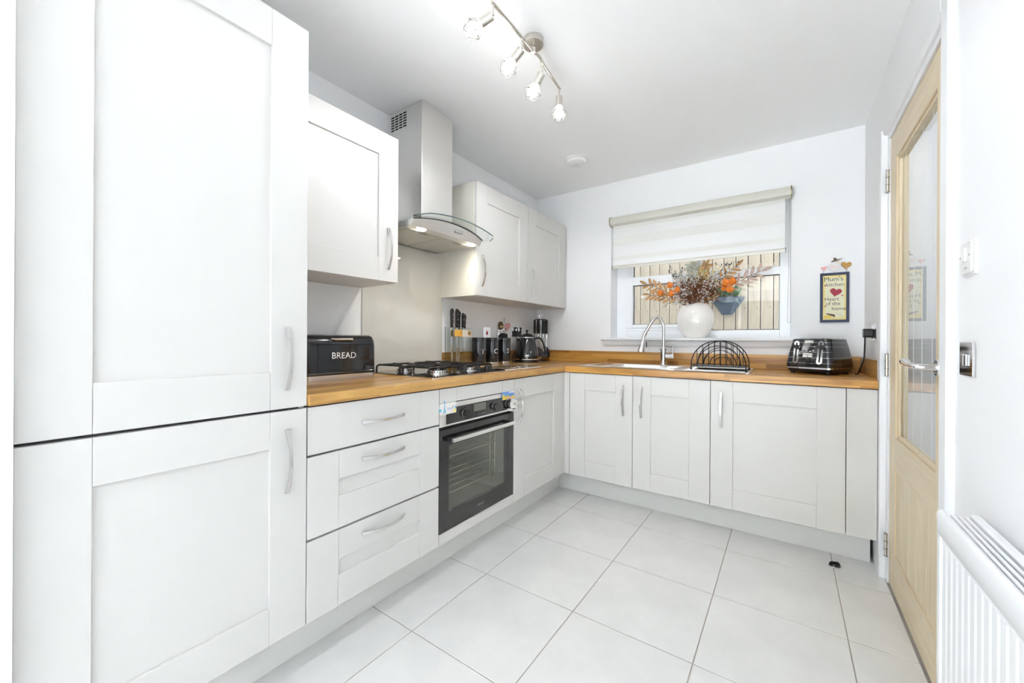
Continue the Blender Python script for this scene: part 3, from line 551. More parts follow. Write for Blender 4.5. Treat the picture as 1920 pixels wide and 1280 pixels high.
canister((.090, -.935), 'T', 'black canister with the letter T beside the knife block'); canister((.088, -.775), 'C', 'black canister with the letter C between two others'); canister((.087, -.620), 'S', 'black canister with the letter S beside the kettle')
# hanging ornament
t = thing('hanging_ornament', 'small hanging kitchen ornament with a brown disc and a pink heart', 'ornament', (.022, -.53, 1.09)); fo = PX(.024)
obj('hanger', MB().tube([(.021, -.530, 1.235), (.021, -.532, 1.265), (.024, -.526, 1.272)], .002, 6), 'ink', t)
obj('backing', MB().prism(rrect(-.615, -.462, 1.150, 1.166, .004), fo, -.003, -.0005), 'offwhite', t)
obj('disc', MB().prism([(-.580+.032*math.cos(k*PI/12), 1.208+.034*math.sin(k*PI/12)) for k in range(24)], fo, -.003, .003), 'brown', t); obj('cup', MB().prism(rrect(-.590, -.578, 1.190, 1.208, .003), fo, .003, .004), 'cream', t); obj('cup', MB().prism(rrect(-.570, -.556, 1.194, 1.210, .004), fo, .003, .004), 'yellow', t)
def heart(cx, cz, s, n=28, rot=0):
    out = []
    for k in range(n):
        q = 2*PI*k/n; x = 16*math.sin(q)**3; y = 13*math.cos(q)-5*math.cos(2*q)-2*math.cos(3*q)-math.cos(4*q); x *= s/32; y *= s/32; out.append((cx+x*math.cos(rot)-y*math.sin(rot), cz+x*math.sin(rot)+y*math.cos(rot)))
    return out
obj('heart', MB().prism(heart(-.492, 1.205, .074), fo, .001, .008), 'pink', t)
text('TOAST', .020, lambda a, b, d: (.0238+d, -.538+a*1.6, 1.158+b), 0, 'ink', t)
obj('roof', MB().prism([(-.600, 1.108), (-.475, 1.108), (-.535, 1.150), (-.552, 1.146), (-.566, 1.148)], fo, -.002, .006), 'black_plastic', t); obj('eave', MB().prism([(-.600, 1.102), (-.475, 1.102), (-.475, 1.108), (-.600, 1.108)], fo, -.002, .009), 'handle_steel', t)
# kettle
def wire(name, pts, r, m, lab, cat): return tag(obj(name, MB().tube(pts, r, 8), m, smooth=True), lab, cat)
def smoothpath(P, n=8):
    P = [Vector(p) for p in P]; out = []
    for i in range(len(P)-1):
        p0, p1, p2, p3 = P[max(i-1, 0)], P[i], P[i+1], P[min(i+2, len(P)-1)]
        for j in range(n):
            s = j/n; out.append(.5*((2*p1)+(p2-p0)*s+(2*p0-5*p1+4*p2-p3)*s*s+(3*p1-p0-3*p2+p3)*s**3))
    return [tuple(p) for p in out+[P[-1]]]
kc = (.138, -.367); ka = math.atan2(math.sin(YAW), math.cos(YAW))   # handle to the right of the picture, spout to the left
t = thing('kettle', 'black pyramid shaped electric kettle with chrome trim', 'kettle', (kc[0], kc[1], ZT), rz=ka, local=True)
obj('power_base', MB().lathe([(.102, 0), (.106, .004), (.106, .016), (.100, .020)], (0, 0, 0), 40), 'black_enamel', t, True)
obj('trim_ring', MB().lathe([(.100, .020), (.104, .022), (.104, .030), (.101, .032)], (0, 0, 0), 40), 'chrome', t, True)
kb = obj('body', MB().lathe([(.101, .032), (.103, .045), (.100, .065), (.090, .110), (.078, .155), (.066, .196), (.064, .200)], (0, 0, 0), 40), 'black_enamel', t, True)
obj('rim', MB().lathe([(.064, .200), (.066, .202), (.066, .207), (.063, .209)], (0, 0, 0), 40), 'chrome', t, True)
ld = obj('lid', MB().lathe([(.062, .209), (.055, .220), (.035, .234), (.014, .240)], (0, 0, 0), 32), 'black_enamel', t, True); obj('lid_knob', MB().lathe([(.006, .240), (.006, .252), (.013, .256), (.013, .263), (.006, .268)], (0, 0, 0), 20), 'black_plastic', ld, True)
obj('spout', MB().loft([[(-.060, -.022, .195), (-.060, .022, .195), (-.070, .012, .150), (-.070, -.012, .150)], [(-.088, -.008, .201), (-.088, .008, .201), (-.076, .007, .172), (-.076, -.007, .172)]]), 'black_enamel', t, bevel=.003)
hd = obj('handle', MB().tube(smoothpath([(.060, 0, .196), (.095, 0, .200), (.120, 0, .190), (.140, 0, .150), (.152, 0, .095), (.156, 0, .070)]), .009, 10, True), 'black_plastic', t, True); obj('handle_inlay', MB().tube(smoothpath([(.092, 0, .188), (.108, 0, .178), (.124, 0, .140), (.140, 0, .09)]), .0065, 8), 'chrome', hd, True)
obj('badge', MB().prism(rrect(-.013, .013, .052, .064, .003), lambda a, b, d: (a, -.1005-d, b), -.004, .002), 'handle_steel', t); obj('window_light', MB().prism(rrect(-.006, .004, .034, .048, .002), lambda a, b, d: (a, -.1015-d, b), -.004, .002), 'cream', t)
text('DeLonghi', .006, lambda a, b, d: (a, -.1027-d, .058+b), 0, 'ink', t)
t = thing('power_plug', 'black plug of the kettle in the chrome wall socket', 'plug', (WL+.007, -.382, 1.14)); obj('plug_body', MB().prism(rrect(-.405, -.356, 1.122, 1.170, .012), PX(WL+.007), 0, .032), 'black_plastic', t, True, bevel=.003); obj('cord', MB().tube(smoothpath([(WL+.030, -.380, 1.124), (WL+.034, -.380, 1.09), (.050, -.388, 1.03), (.058, -.435, .98), (.062, -.478, .94), (.075, -.474, .918), (.085, -.455, .9155)]), .0035, 8), 'black_plastic', t, True)
# knife block
t = thing('knife_block', 'clear acrylic knife block with an orange and cream wooden band', 'knife block', (.085, -1.145, ZT)); k0, k1 = -1.236, -1.052
obj('acrylic_front', MB().box(.118, .121, k0, k1, ZT+.001, 1.178), 'acrylic', t); obj('acrylic_back', MB().box(.048, .051, k0, k1, ZT+.001, 1.178), 'acrylic', t)
obj('side_edge', MB().box(.048, .0505, k0-.002, k0, ZT+.001, 1.180), 'acrylic_edge', t); obj('side_edge', MB().box(.1185, .121, k0-.0016, k0, ZT+.001, 1.178), 'pewter', t)
obj('wooden_band', MB().box(.1215, .126, k0+.012, k0+.085, 1.115, 1.160), 'orange_wood', t, bevel=.001); obj('wooden_band', MB().box(.1215, .126, k0+.085, k1-.002, 1.113, 1.160), 'cream', t, bevel=.001); obj('crescent_badge', MB().cyl((.126, k1-.03, 1.138), (.1275, k1-.03, 1.138), .014, n=20), 'heart_gold', t)
obj('base_plate', MB().box(.046, .123, k0, k1, ZT, ZT+.008), 'acrylic', t)
for i, (y, x, zt, w, bl) in enumerate(((-1.205, .080, 1.300, .019, .22), (-1.162, .086, 1.300, .021, .27), (-1.130, .074, 1.288, .018, .25), (-1.112, .096, 1.276, .015, .16), (-1.080, .082, 1.270, .015, .13))):
    labs = ('carving knife with a broad black handle at the end of the block', 'long chef knife with the widest black riveted handle', 'bread knife with a black riveted handle behind the others', 'small utility knife with a slim black riveted handle', 'short paring knife with a slim black handle beside the canisters')
    t = thing('kitchen_knife', labs[i], 'knife', (x, y, ZT+.01), group='knives in the acrylic block')
    hz = zt-.125 if w > .016 else zt-.10
    hdl = obj('handle', MB().prism([(y-w/2, hz), (y+w/2-.004, hz), (y+w/2, zt-.04), (y+w/2+.004, zt-.012), (y+w/2-.002, zt), (y-w/2+.004, zt+.002), (y-w/2-.003, zt-.02)], lambda a, b, d: (x+d, a, b), -.008, .008), 'black_plastic', t, bevel=.003)
    for q in (.02, .055, .09): obj('rivet', MB().cyl((x+.008, y, hz+q), (x+.0092, y, hz+q), .0032, n=10), 'handle_steel', hdl)
    obj('bolster', MB().box(x-.006, x+.006, y-w/2+.002, y+w/2-.003, hz-.022, hz), 'knife_steel', t, bevel=.001)
    obj('blade', MB().prism([(y-w*.55, hz-.022), (y+w*.55, hz-.022), (y+w*.5, hz-.022-bl*.55), (y+w*.1, hz-.022-bl*.98), (y-w*.5, hz-.022-bl*.6)], lambda a, b, d: (x+d, a, b), -.001, .001), 'knife_steel', t) if hz-.022-bl > ZT+.009 else obj('blade', MB().prism([(y-w*.55, hz-.022), (y+w*.55, hz-.022), (y+w*.5, ZT+.10), (y+w*.1, ZT+.011), (y-w*.5, ZT+.09)], lambda a, b, d: (x+d, a, b), -.001, .001), 'knife_steel', t)
# utensil carousel
uc = (.125, -.122)
t = thing('utensil_stand', 'slim chrome utensil stand in the corner beside the kettle', 'utensil stand', (uc[0], uc[1], ZT)); 
obj('base', MB().lathe([(.050, 0), (.052, .004), (.050, .012), (.012, .018)], (uc[0], uc[1], ZT), 28), 'black_plastic', t, True); obj('pole', MB().cyl((uc[0], uc[1], ZT+.015), (uc[0], uc[1], 1.295), .006, n=12), 'chrome', t, True)
obj('top_ring', MB().tube([(uc[0]+.013*Rv.x*math.cos(a), uc[1]+.013*Rv.y*math.cos(a), 1.309+.013*math.sin(a)) for a in [2*PI*k/16 for k in range(17)]], .0028, 6), 'chrome', t, True); obj('hook_disc', MB().lathe([(.050, 0), (.054, .003), (.050, .007)], (uc[0], uc[1], 1.272), 24), 'black_plastic', t, True)
for i, (ang, nm, lab) in enumerate(((200, 'ladle', 'hanging black ladle on the utensil stand'), (245, 'slotted_spoon', 'hanging black slotted spoon with chrome neck on the stand'), (290, 'spatula', 'hanging black spatula with a slanted blade on the stand'), (335, 'serving_spoon', 'hanging black serving spoon on the utensil stand'), (30, 'potato_masher', 'hanging black masher at the wall side of the stand'))):
    a = math.radians(ang)+YAW; cx, cy_ = uc[0]+.058*math.cos(a), uc[1]+.058*math.sin(a); o2 = Vector((math.cos(a), math.sin(a), 0)); sd = Vector((-o2.y, o2.x, 0)); c0 = Vector((cx, cy_, 0))
    t = thing(nm, lab, 'utensil', (cx, cy_, .95), group='utensils on the stand')
    def P(s, d, z): q = c0+sd*s+o2*d; return (q.x, q.y, z)
    obj('grip', MB().loft([[P(-w, -.006, z), P(w, -.006, z), P(w, .006, z), P(-w, .006, z)] for w, z in ((.007, 1.272), (.012, 1.262), (.015, 1.22), (.016, 1.18), (.014, 1.150))]), 'black_plastic', t, bevel=.002)
    obj('collar', MB().cyl(P(0, 0, 1.142), P(0, 0, 1.150), .008, n=12), 'handle_steel', t); obj('neck', MB().cyl(P(0, 0, 1.03), P(0, 0, 1.142), .004, n=8), 'handle_steel', t)
    if nm == 'spatula': obj('blade', MB().loft([[P(-.012, -.002, 1.035), P(.012, -.002, 1.04), P(.012, .002, 1.04), P(-.012, .002, 1.035)], [P(-.036, .018, .945), P(.036, .018, .955), P(.036, .021, .955), P(-.036, .021, .945)]]), 'black_plastic', t)
    elif nm == 'potato_masher': obj('plate', MB().loft([[P(-.03, -.02, .955), P(.03, -.02, .955), P(.03, .02, .955), P(-.03, .02, .955)], [P(-.03, -.02, .963), P(.03, -.02, .963), P(.03, .02, .963), P(-.03, .02, .963)]]).tube([P(-.028, 0, .963), P(-.012, 0, 1.03), P(.012, 0, 1.03), P(.028, 0, .963)], .004, 6), 'black_plastic', t)
    else:
        w = {'ladle': .036, 'slotted_spoon': .032, 'serving_spoon': .03}[nm]
        obj('bowl', MB().loft([[P(-w*f, d, z), P(0, d+.012*f, z), P(w*f, d, z), P(0, d+.004+.016*f, z-.002)] for f, d, z in ((.25, 0, 1.035), (.8, .004, 1.01), (1, .010, .985), (.85, .012, .96), (.35, .010, .943))]), 'black_plastic', t, bevel=.001)

# ================================================================== SINK RUN OBJECTS
t = thing('sink', 'stainless steel inset sink with bowl and grooved drainer', 'sink', (1.2, -.32, ZT)); zs = ZT
sx0, sx1, sy0, sy1 = .70, 1.745, -.555, -.088
rim = MB()
for b in ((sx0, SX0+.012, sy0, sy1), (SX1-.012, sx1, sy0, sy1), (SX0+.012, SX1-.012, sy0, SY0+.012), (SX0+.012, SX1-.012, SY1-.03, sy1)): rim.box(b[0], b[1], b[2], b[3], zs+.0005, zs+.004)
obj('deck', rim, 'steel_brushed', t); obj('rolled_edge', MB().tube([(p[0], p[1], zs+.003) for p in (lambda q: q+[q[0]])(rrect(sx0, sx1, sy0, sy1, .03))], .003, 6), 'chrome', t, True)
g = .012; A, B, Cc, D = SX0+g, SX1-g, SY0+g, SY1-.03
bw = MB().loft([[(p[0], p[1], zs+.003) for p in rrect(A, B, Cc, D, .04)], [(p[0], p[1], zs-.02) for p in rrect(A+.004, B-.004, Cc+.004, D-.004, .05)], [(p[0], p[1], zs-.15) for p in rrect(A+.02, B-.02, Cc+.02, D-.02, .06)]], False)
bw.add([(p[0], p[1], zs-.15) for p in rrect(A+.02, B-.02, Cc+.02, D-.02, .06)], [tuple(range(24))]); obj('bowl', bw, 'steel_brushed', t, True); obj('drain', MB().lathe([(.04, 0), (.042, .002), (.03, .003)], ((A+B)/2, (Cc+D)/2, zs-.15)), 'chrome', t, True)
for k in range(8): y = -.50+k*.05; obj('drainer_ridge', MB().tube([(1.40, y, zs+.0042), (1.72, y, zs+.0042)], .0035, 6), 'steel_brushed', t, True)
obj('half_bowl', MB().prism(rrect(.735, .83, -.48, -.16, .03), PZ(zs), .004, .0046), 'handle_steel', t)
# tap
tx, ty = 1.184, -.165
t = thing('kitchen_tap', 'tall chrome pull-out mixer tap with side lever', 'tap', (tx, ty, zs+.004))
obj('body', MB().lathe([(.027, 0), (.027, .004), (.023, .008), (.022, .110), (.027, .114), (.027, .124), (.014, .134)], (tx, ty, zs+.004), 28), 'chrome', t, True)
dv = Vector((-.86, -.51, 0))
def S(d, z): return (tx+dv.x*d, ty+dv.y*d, z)
obj('spout', MB().tube(smoothpath([S(0, 1.04), S(0, 1.12), S(0, 1.19), S(.010, 1.235), S(.035, 1.262), S(.062, 1.256), S(.084, 1.228), S(.115, 1.175), S(.135, 1.140)]), .0115, 14), 'chrome', t, True)
sp = obj('spray_head', MB().tube([S(.135, 1.140), S(.138, 1.130), S(.142, 1.11), S(.151, 1.06), S(.160, 1.012)], .02, 16, True, [.0125, .0115, .015, .021, .026]), 'chrome', t, True); obj('collar', MB().tube([S(.128, 1.150), S(.136, 1.137)], .014, 14), 'handle_steel', sp, True); obj('spray_button', MB().box(S(.143, 0)[0]+.014, S(.143, 0)[0]+.020, S(.143, 0)[1]+.008, S(.143, 0)[1]+.018, 1.045, 1.085), 'black_plastic', sp, bevel=.002)
obj('cartridge', MB().cyl((tx+.018, ty, .985), (tx+.072, ty, .985), .0175, n=24), 'chrome', t, True); lv = obj('lever', MB().tube([(tx+.062, ty, .998), (tx+.064, ty, 1.03), (tx+.066, ty, 1.062)], .004, 10), 'chrome', t, True)
# dish rack
t = thing('dish_rack', 'black wire half-round dish rack on the drainer', 'dish rack', (1.57, -.36, zs+.004)); z0 = zs+.032; cxr = 1.575; RR = .148
def arc(y, r, zc, n=28): return [(cxr+r*math.cos(PI-PI*k/n), y, zc+r*1.0*math.sin(PI*k/n)) for k in range(n+1)]
zc = z0+.005
for y, wr in ((-.475, .0033), (-.245, .0033)):
    obj('arch', MB().tube([(cxr-RR, y, zs+.0045)]+arc(y, RR, zc)+[(cxr+RR, y, zs+.0045)], wr, 6), 'black_iron', t, True)
    for k in range(1, 9): x = cxr-RR+2*RR*k/9; obj('upright', MB().tube([(x, y, z0), (x, y, zc+math.sqrt(RR*RR-(x-cxr)**2))], .0022, 6), 'black_iron', t, True)
    for x in (cxr-RR, cxr+RR): obj('foot', MB().cyl((x, y, zs+.004), (x, y, zs+.018), .0058, n=10), 'black_plastic', t, True)
for y, r in ((-.43, .118), (-.385, .09), (-.34, .062), (-.30, .105), (-.27, .045)): obj('inner_arch', MB().tube(arc(y, r, zc), .0026, 6), 'black_iron', t, True)
obj('tray', MB().box(cxr-RR+.004, cxr+RR-.004, -.470, -.250, z0-.008, z0-.003), 'pewter', t, bevel=.001)
for x in (cxr-RR, cxr+RR): obj('side_rail', MB().tube([(x, -.475, z0), (x, -.245, z0)], .0028, 6), 'black_iron', t, True)
for y in (-.475, -.245): obj('base_rail', MB().tube([(cxr-RR, y, z0), (cxr+RR, y, z0)], .0028, 6), 'black_iron', t, True)
# toaster
t = thing('toaster', 'black glossy four slice toaster with two chrome levers', 'toaster', (2.074, -.212, ZT), rz=-math.radians(26), local=True); hw, hdp = .1175, .135
def ring(z, w, d, r=.025): return [(p[0], p[1], z) for p in rrect(-w, w, -d, d, r)]
obj('base', MB().loft([ring(.010, hw-.012, hdp-.012), ring(.030, hw-.002, hdp-.002)]), 'black_plastic', t, True); obj('chrome_band', MB().loft([ring(.030, hw, hdp), ring(.038, hw, hdp)]), 'chrome', t, True)
obj('body', MB().loft([ring(.038, hw, hdp), ring(.060, hw, hdp), ring(.110, hw-.006, hdp-.008), ring(.160, hw-.014, hdp-.018), ring(.198, hw-.022, hdp-.027), ring(.202, hw-.030, hdp-.035)]), 'black_enamel', t, True)
for z, q in ((.062, 0), (.092, .0035), (.125, .009), (.155, .0135), (.178, .0175)): obj('facet_line', MB().loft([ring(z, hw-q+.0006, hdp-q*1.28+.0006), ring(z+.0012, hw-q+.0003, hdp-q*1.28+.0003)], False), 'handle_steel', t)
def TF(a, b, d): k = max(0, (b-.06)/.14); return (a, -(hdp-.027*k)-d, b)
for a in (-.062, .058):
    lv = obj('lever_slot', MB().prism(rrect(a-.013, a+.013, .058, .188, .0128, 6), TF, .0005, .006), 'chrome', t, True); obj('slot', MB().prism(rrect(a-.004, a+.004, .068, .180, .003), TF, .0062, .0068), 'dark_gap', lv); obj('lever', MB().prism(rrect(a-.015, a+.011, .146, .166, .004), TF, .006, .030), 'black_plastic', lv, bevel=.003)
bdg = obj('badge', MB().prism(rrect(-.024, .020, .176, .190, .006), TF, .0005, .004), 'handle_steel', t); text('DeLonghi', .010, lambda a, b, d: TF(-.002+a, .183+b, .0043), 0, 'ink', bdg)
obj('button', MB().prism(rrect(-.026, -.003, .097, .107, .002), TF, .001, .005), 'handle_steel', t); obj('button', MB().prism(rrect(-.001, .022, .097, .107, .002), TF, .001, .005), 'handle_steel', t); obj('button', MB().prism(rrect(-.026, .022, .110, .118, .002), TF, .001, .005), 'handle_steel', t)
obj('browning_dial', MB().cyl(TF(-.004, .076, .001), TF(-.004, .076, .014), .014, .012, 24), 'black_plastic', t, True)
for k, (a, b) in enumerate(((-.03, .134), (-.012, .134), (.008, .130), (.022, .134))): obj('printed_mark', MB().prism(rrect(a-.004, a+.004, b-.002, b+.002, .001), TF, .0015, .0022), 'white_text', t)
for a in (-.055, .0, .055): obj('toast_slot', MB().box(a-.012, a+.012, -.075, .085, .2025, .2032), 'dark_gap', t)
for a in (-hw+.03, hw-.03):
    for b in (-hdp+.03, hdp-.03): obj('foot', MB().cyl((a, b, 0), (a, b, .012), .012, n=14), 'black_plastic', t)
t = plate('wall_socket', 'chrome wall socket on the right wall holding the toaster plug', 'socket', fwr, -.425, -.282, 1.103, 1.190); sock(t, fwr, -.395, 1.11); sock(t, fwr, -.318, 1.11); rocker(t, fwr, -.372, -.356, 1.160, 1.180)
t = thing('power_plug', 'black plug of the toaster in the right wall socket', 'plug', (WR-.007, -.318, 1.13)); obj('plug_body', MB().prism(rrect(-.345, -.297, 1.118, 1.165, .012), PXN(WR-.007), 0, .038), 'black_plastic', t, True, bevel=.003); obj('cord', MB().tube(smoothpath([(WR-.036, -.320, 1.12), (WR-.037, -.322, 1.07), (WR-.040, -.318, 1.0), (WR-.052, -.295, .95), (WR-.057, -.25, .918), (WR-.060, -.19, .9145)]), .0038, 8), 'black_plastic', t, True)

# ================================================================== BLIND
t = thing('roller_blind', 'white striped day and night roller blind with cream cassette', 'blind', (1.33, -.03, 2.02)); yb_ = -.030
obj('cassette', MB().prism([(-.074, 2.030), (-.078, 2.055), (-.070, 2.082), (-.045, 2.092), (-.002, 2.092), (-.002, 2.022), (-.060, 2.022)], lambda a, b, d: (d, a, b), .740, 1.934), 'cassette', t, True)
for x in (.734, 1.934): obj('end_cap', MB().prism([(-.077, 2.028), (-.081, 2.055), (-.073, 2.085), (-.045, 2.095), (-.001, 2.095), (-.001, 2.019), (-.062, 2.019)], lambda a, b, d: (d, a, b), x, x+.006), 'brass_cap', t)
bands = [(2.024, 1.993, 0), (1.993, 1.928, 1), (1.928, 1.864, 0), (1.864, 1.772, 1), (1.772, 1.743, 0), (1.743, 1.700, 1)]
for z1, z0_, s in bands: obj('sheer_band' if s else 'fabric_band', MB().box(.752, 1.905, yb_, yb_+.0006, z0_, z1), 'blind_sheer' if s else 'blind_opaque', t)
obj('bottom_bar', MB().prism([(-.040, 1.674), (-.042, 1.690), (-.034, 1.700), (-.024, 1.698), (-.021, 1.676)], lambda a, b, d: (d, a, b), .752, 1.905), 'cassette', t, True)
for x in (.747, 1.9055): obj('bar_cap', MB().prism([(-.043, 1.672), (-.044, 1.692), (-.034, 1.702), (-.021, 1.700), (-.018, 1.673)], lambda a, b, d: (d, a, b), x, x+.005), 'pewter', t)
cp_ = [(1.926, -.034, 2.025), (1.924, -.032, 1.6), (1.921, -.030, 1.25), (1.922, -.030, 1.225), (1.929, -.030, 1.215), (1.936, -.030, 1.225), (1.937, -.030, 1.25), (1.934, -.033, 1.6), (1.932, -.034, 2.025)]
cpath = smoothpath(cp_, 10); mb = MB().tube(cpath, .0007, 4)
acc = 0
for i in range(len(cpath)-1):
    a, b = Vector(cpath[i]), Vector(cpath[i+1]); L_ = (b-a).length; s = acc
    while s < L_: p = a+(b-a)*(s/L_); mb.ball(p, .0017, 5, 4); s += .0062
    acc = s-L_
obj('bead_chain', mb, 'handle_steel', t)['kind'] = 'stuff'

# ================================================================== VASE AND FLOWERS
VC = (1.357, .052)
prof = [(.062, 0), (.070, .004), (.094, .035), (.118, .080), (.130, .125), (.131, .150), (.124, .185), (.108, .220), (.088, .244), (.072, .254)]
n = 40; rings = [[(VC[0]+r*math.cos(2*PI*k/n), VC[1]+.62*r*math.sin(2*PI*k/n), 1.1165+z+(.014*math.cos(2*PI*k/n) if z > .25 else 0)) for k in range(n)] for r, z in prof+[(.066, .250), (.060, .20)]]
vm = MB().loft(rings, False); vm.add([(VC[0]+.062*math.cos(2*PI*k/n), VC[1]+.62*.062*math.sin(2*PI*k/n), 1.1165) for k in range(n)], [tuple(range(n))])
tag(obj('vase', vm, 'vase', smooth=True), 'round glossy cream vase holding dried flowers on the window sill', 'vase')
MZ = 1.372
def leafmesh(L, w, bend=.15):
    rings = []
    for i in range(7):
        s = i/6; ww = w*math.sin(PI*min(1, s*.97+.03))**.8*(1 if s < .5 else 1)+.0004; rings.append([(s*L, -ww, bend*L*s*s-ww*.25), (s*L, 0, bend*L*s*s), (s*L, ww, bend*L*s*s-ww*.25), (s*L, 0, bend*L*s*s-.0008)])
    return MB().loft(rings)
LM = {}
def leafdata(m, L, w):
    k = (m, L, w)
    if k not in LM: LM[k] = mesh('leaf', leafmesh(L, w)); LM[k].materials.append(MAT[m])
    return LM[k]
def place(data, name, parent, pos, d, roll=0):
    o = bpy.data.objects.new(name, data); COL.objects.link(o); x = Vector(d).normalized(); y = Vector((0, 0, 1)).cross(x)
    y = y.normalized() if y.length > 1e-3 else Vector((0, 1, 0)); z = x.cross(y); R = Matrix((x, y, z)).transposed().to_4x4() @ Matrix.Rotation(roll, 4, 'X')
    o.parent = parent; o.matrix_local = Matrix.Translation(Vector(pos)) @ R; return o
def stempath(tip, y, bow=.03, n=8, base=None):
    b = Vector(base or (VC[0]+random.uniform(-.03, .03), VC[1]+random.uniform(-.012, .012), MZ-.05)); tp = Vector((tip[0], y, tip[1])); mid = b.lerp(tp, .5)+Vector((0, 0, bow)); return [((1-s)**2*b+2*s*(1-s)*mid+s*s*tp) for s in [i/n for i in range(n+1)]]
def flower_stem(name, lab, grp, tip, y, bow=.03, m='twig', r=.0016):
    P = stempath(tip, y, bow); t = thing(name, lab, 'dried flower', tuple(P[0]), group=grp); obj('stem', MB().tube([tuple(p) for p in P], r, 5), m, t); return t, [p-P[0] for p in P]
# leafy sprays
for tip, y, m, L, w, st, lab in (((1.00, 1.545), .05, 'leaf_tan', .068, .012, .45, 'tan leafy dried spray arching out above the tap'), ((1.03, 1.455), .03, 'leaf_tan', .066, .011, .45, 'lower tan dried spray drooping beside the vase'),
        ((1.77, 1.575), .05, 'leaf_mauve', .072, .011, .5, 'pale mauve dried leaf spray reaching towards the blind chain'), ((1.615, 1.625), .06, 'leaf_tan', .066, .011, .5, 'upright peach dried leaf spray below the blind'), ((1.20, 1.415), .00, 'leaf_tan', .05, .007, .35, 'short tan spray hanging over the vase shoulder'), ((1.50, 1.40), .0, 'leaf_tan', .045, .007, .3, 'short rust spray beside the wall planter view'),
        ((1.33, 1.655), .06, 'leaf_grey', .060, .016, .5, 'grey green leaf spray standing highest above the vase'), ((1.43, 1.66), .07, 'leaf_tan', .056, .013, .6, 'upright buff leaf spray behind the seed heads'), ((1.22, 1.60), .08, 'leaf_grey', .050, .014, .45, 'slim grey leaf spray close to the window sash'), ((1.15, 1.36), .0, 'leaf_grey', .03, .004, .3, 'thin drooping fern like grey green spray')):
    t, P = flower_stem('leaf_spray', lab, 'leafy dried sprays in the vase', tip, y, .05 if tip[1] > 1.45 else .09); data = leafdata(m, L, w); nP = len(P); cnt = 11
    for i in range(cnt):
        s = st+(1-st)*i/(cnt-1); k = min(int(s*(nP-1)), nP-2); fr = s*(nP-1)-k; p = P[k].lerp(P[k+1], fr); d = (P[k+1]-P[k]).normalized(); sd = Vector((-d.z, 0, d.x))*(1 if i % 2 else -1)+Vector((0, random.uniform(-.5, .3), 0))
        dd = d*(.7 if i < cnt-1 else 1)+sd*(.75 if i < cnt-1 else .05); place(data, 'leaf', t, p, dd, random.uniform(-.8, .8)+PI/2)
# physalis lanterns
ph = MB().lathe([(.002, -.020), (.014, -.016), (.022, -.004), (.022, .004), (.014, .014), (.004, .024), (.001, .028)], (0, 0, 0), 8); phd = mesh('lantern', ph); phd.materials.append(MAT['physalis'])
for tip, y in (((1.565, 1.505), .0), ((1.60, 1.515), .02), ((1.59, 1.455), -.01), ((1.55, 1.470), .03), ((1.12, 1.46), .0), ((1.20, 1.45), -.01), ((1.19, 1.515), .0), ((1.24, 1.475), -.01)):
    t, P = flower_stem('lantern_stem', 'orange paper lantern stem leaning to the side of the slate planter' if tip[0] > 1.36 else 'orange paper lantern stem leaning out over the kitchen tap', 'orange lantern stems in the vase', tip, y, .04); o = place(phd, 'lantern', t, P[-1], P[-1]-P[-2]+Vector((0, 0, -.02))); o.matrix_local = Matrix.Translation(P[-1]) @ Matrix.Rotation(random.uniform(-.7, .7), 4, 'Y') @ Matrix.Scale(random.uniform(.95, 1.35), 4)
# seed heads and tiny flowers
def cluster(t, P, mats, cnt, spread, rad, start=.45, nm='seed_head'):
    for m in mats:
        mb = MB(); tw = MB()
        for i in range(cnt):
            s = start+(1-start)*random.random(); k = min(int(s*(len(P)-1)), len(P)-2); p = P[k].lerp(P[k+1], s*(len(P)-1)-k); q = p+Vector((random.gauss(0, 1), random.gauss(0, .7), random.gauss(.25, 1)))*spread*(.4+.8*s); q.y = max(min(q.y, .125-P0y), -.095-P0y)
            mb.ball(q, rad*random.uniform(.7, 1.3), 5, 4); mb.tube([tuple(p), tuple(q)], .0006, 3)
        o = obj(nm, MB(), m, t); bpy.data.objects.remove(o); me = mesh(nm, mb); me.materials.append(MAT[m]); o = bpy.data.objects.new(nm, me); COL.objects.link(o); o.parent = t; o['kind'] = 'stuff'
P0y = VC[1]
for tip, y in (((1.26, 1.48), .02), ((1.30, 1.53), .05), ((1.34, 1.50), .0), ((1.38, 1.54), .05), ((1.42, 1.50), .01), ((1.46, 1.53), .05), ((1.50, 1.47), .02), ((1.36, 1.46), -.02), ((1.30, 1.45), -.02), ((1.43, 1.45), -.02)):
    t, P = flower_stem('seed_stem', 'dried stem thick with tiny rust brown seed heads', 'rust brown seed stems in the vase', tip, y, .01); cluster(t, P, ['seed_brown'], 130, .026, .0055)
for tip, y in (((1.22, 1.53), .02), ((1.28, 1.57), .06), ((1.37, 1.59), .06), ((1.20, 1.46), .0), ((1.32, 1.47), -.03), ((1.45, 1.44), -.03), ((1.53, 1.58), .06), ((1.25, 1.44), -.02), ((1.24, 1.58), .03), ((1.33, 1.62), .05), ((1.48, 1.56), .0)):
    t, P = flower_stem('blossom_stem', 'thin dried stem with tiny white blossoms', 'white blossom stems in the vase', tip, y, .02); cluster(t, P, ['petal_white'], 45, .026, .0055, nm='blossom')
for tip, y in (((1.40, 1.62), .06), ((1.47, 1.60), .06)):
    t, P = flower_stem('blossom_stem', 'dried stem with pale yellow blossoms', 'yellow blossom stems in the vase', tip, y, .02); cluster(t, P, ['petal_yellow'], 55, .022, .0065, .6, nm='blossom')
for tip, y in (((1.18, 1.625), .06), ((1.24, 1.64), .07), ((1.56, 1.66), .07), ((1.60, 1.66), .06)):
    t, P = flower_stem('berry_twig', 'thin dark twig with small blue black berries', 'dark berry twigs in the vase', tip, y, .01, 'berry_blue', .0012); cluster(t, P, ['berry_blue'], 9, .022, .0055, .75, nm='berry')

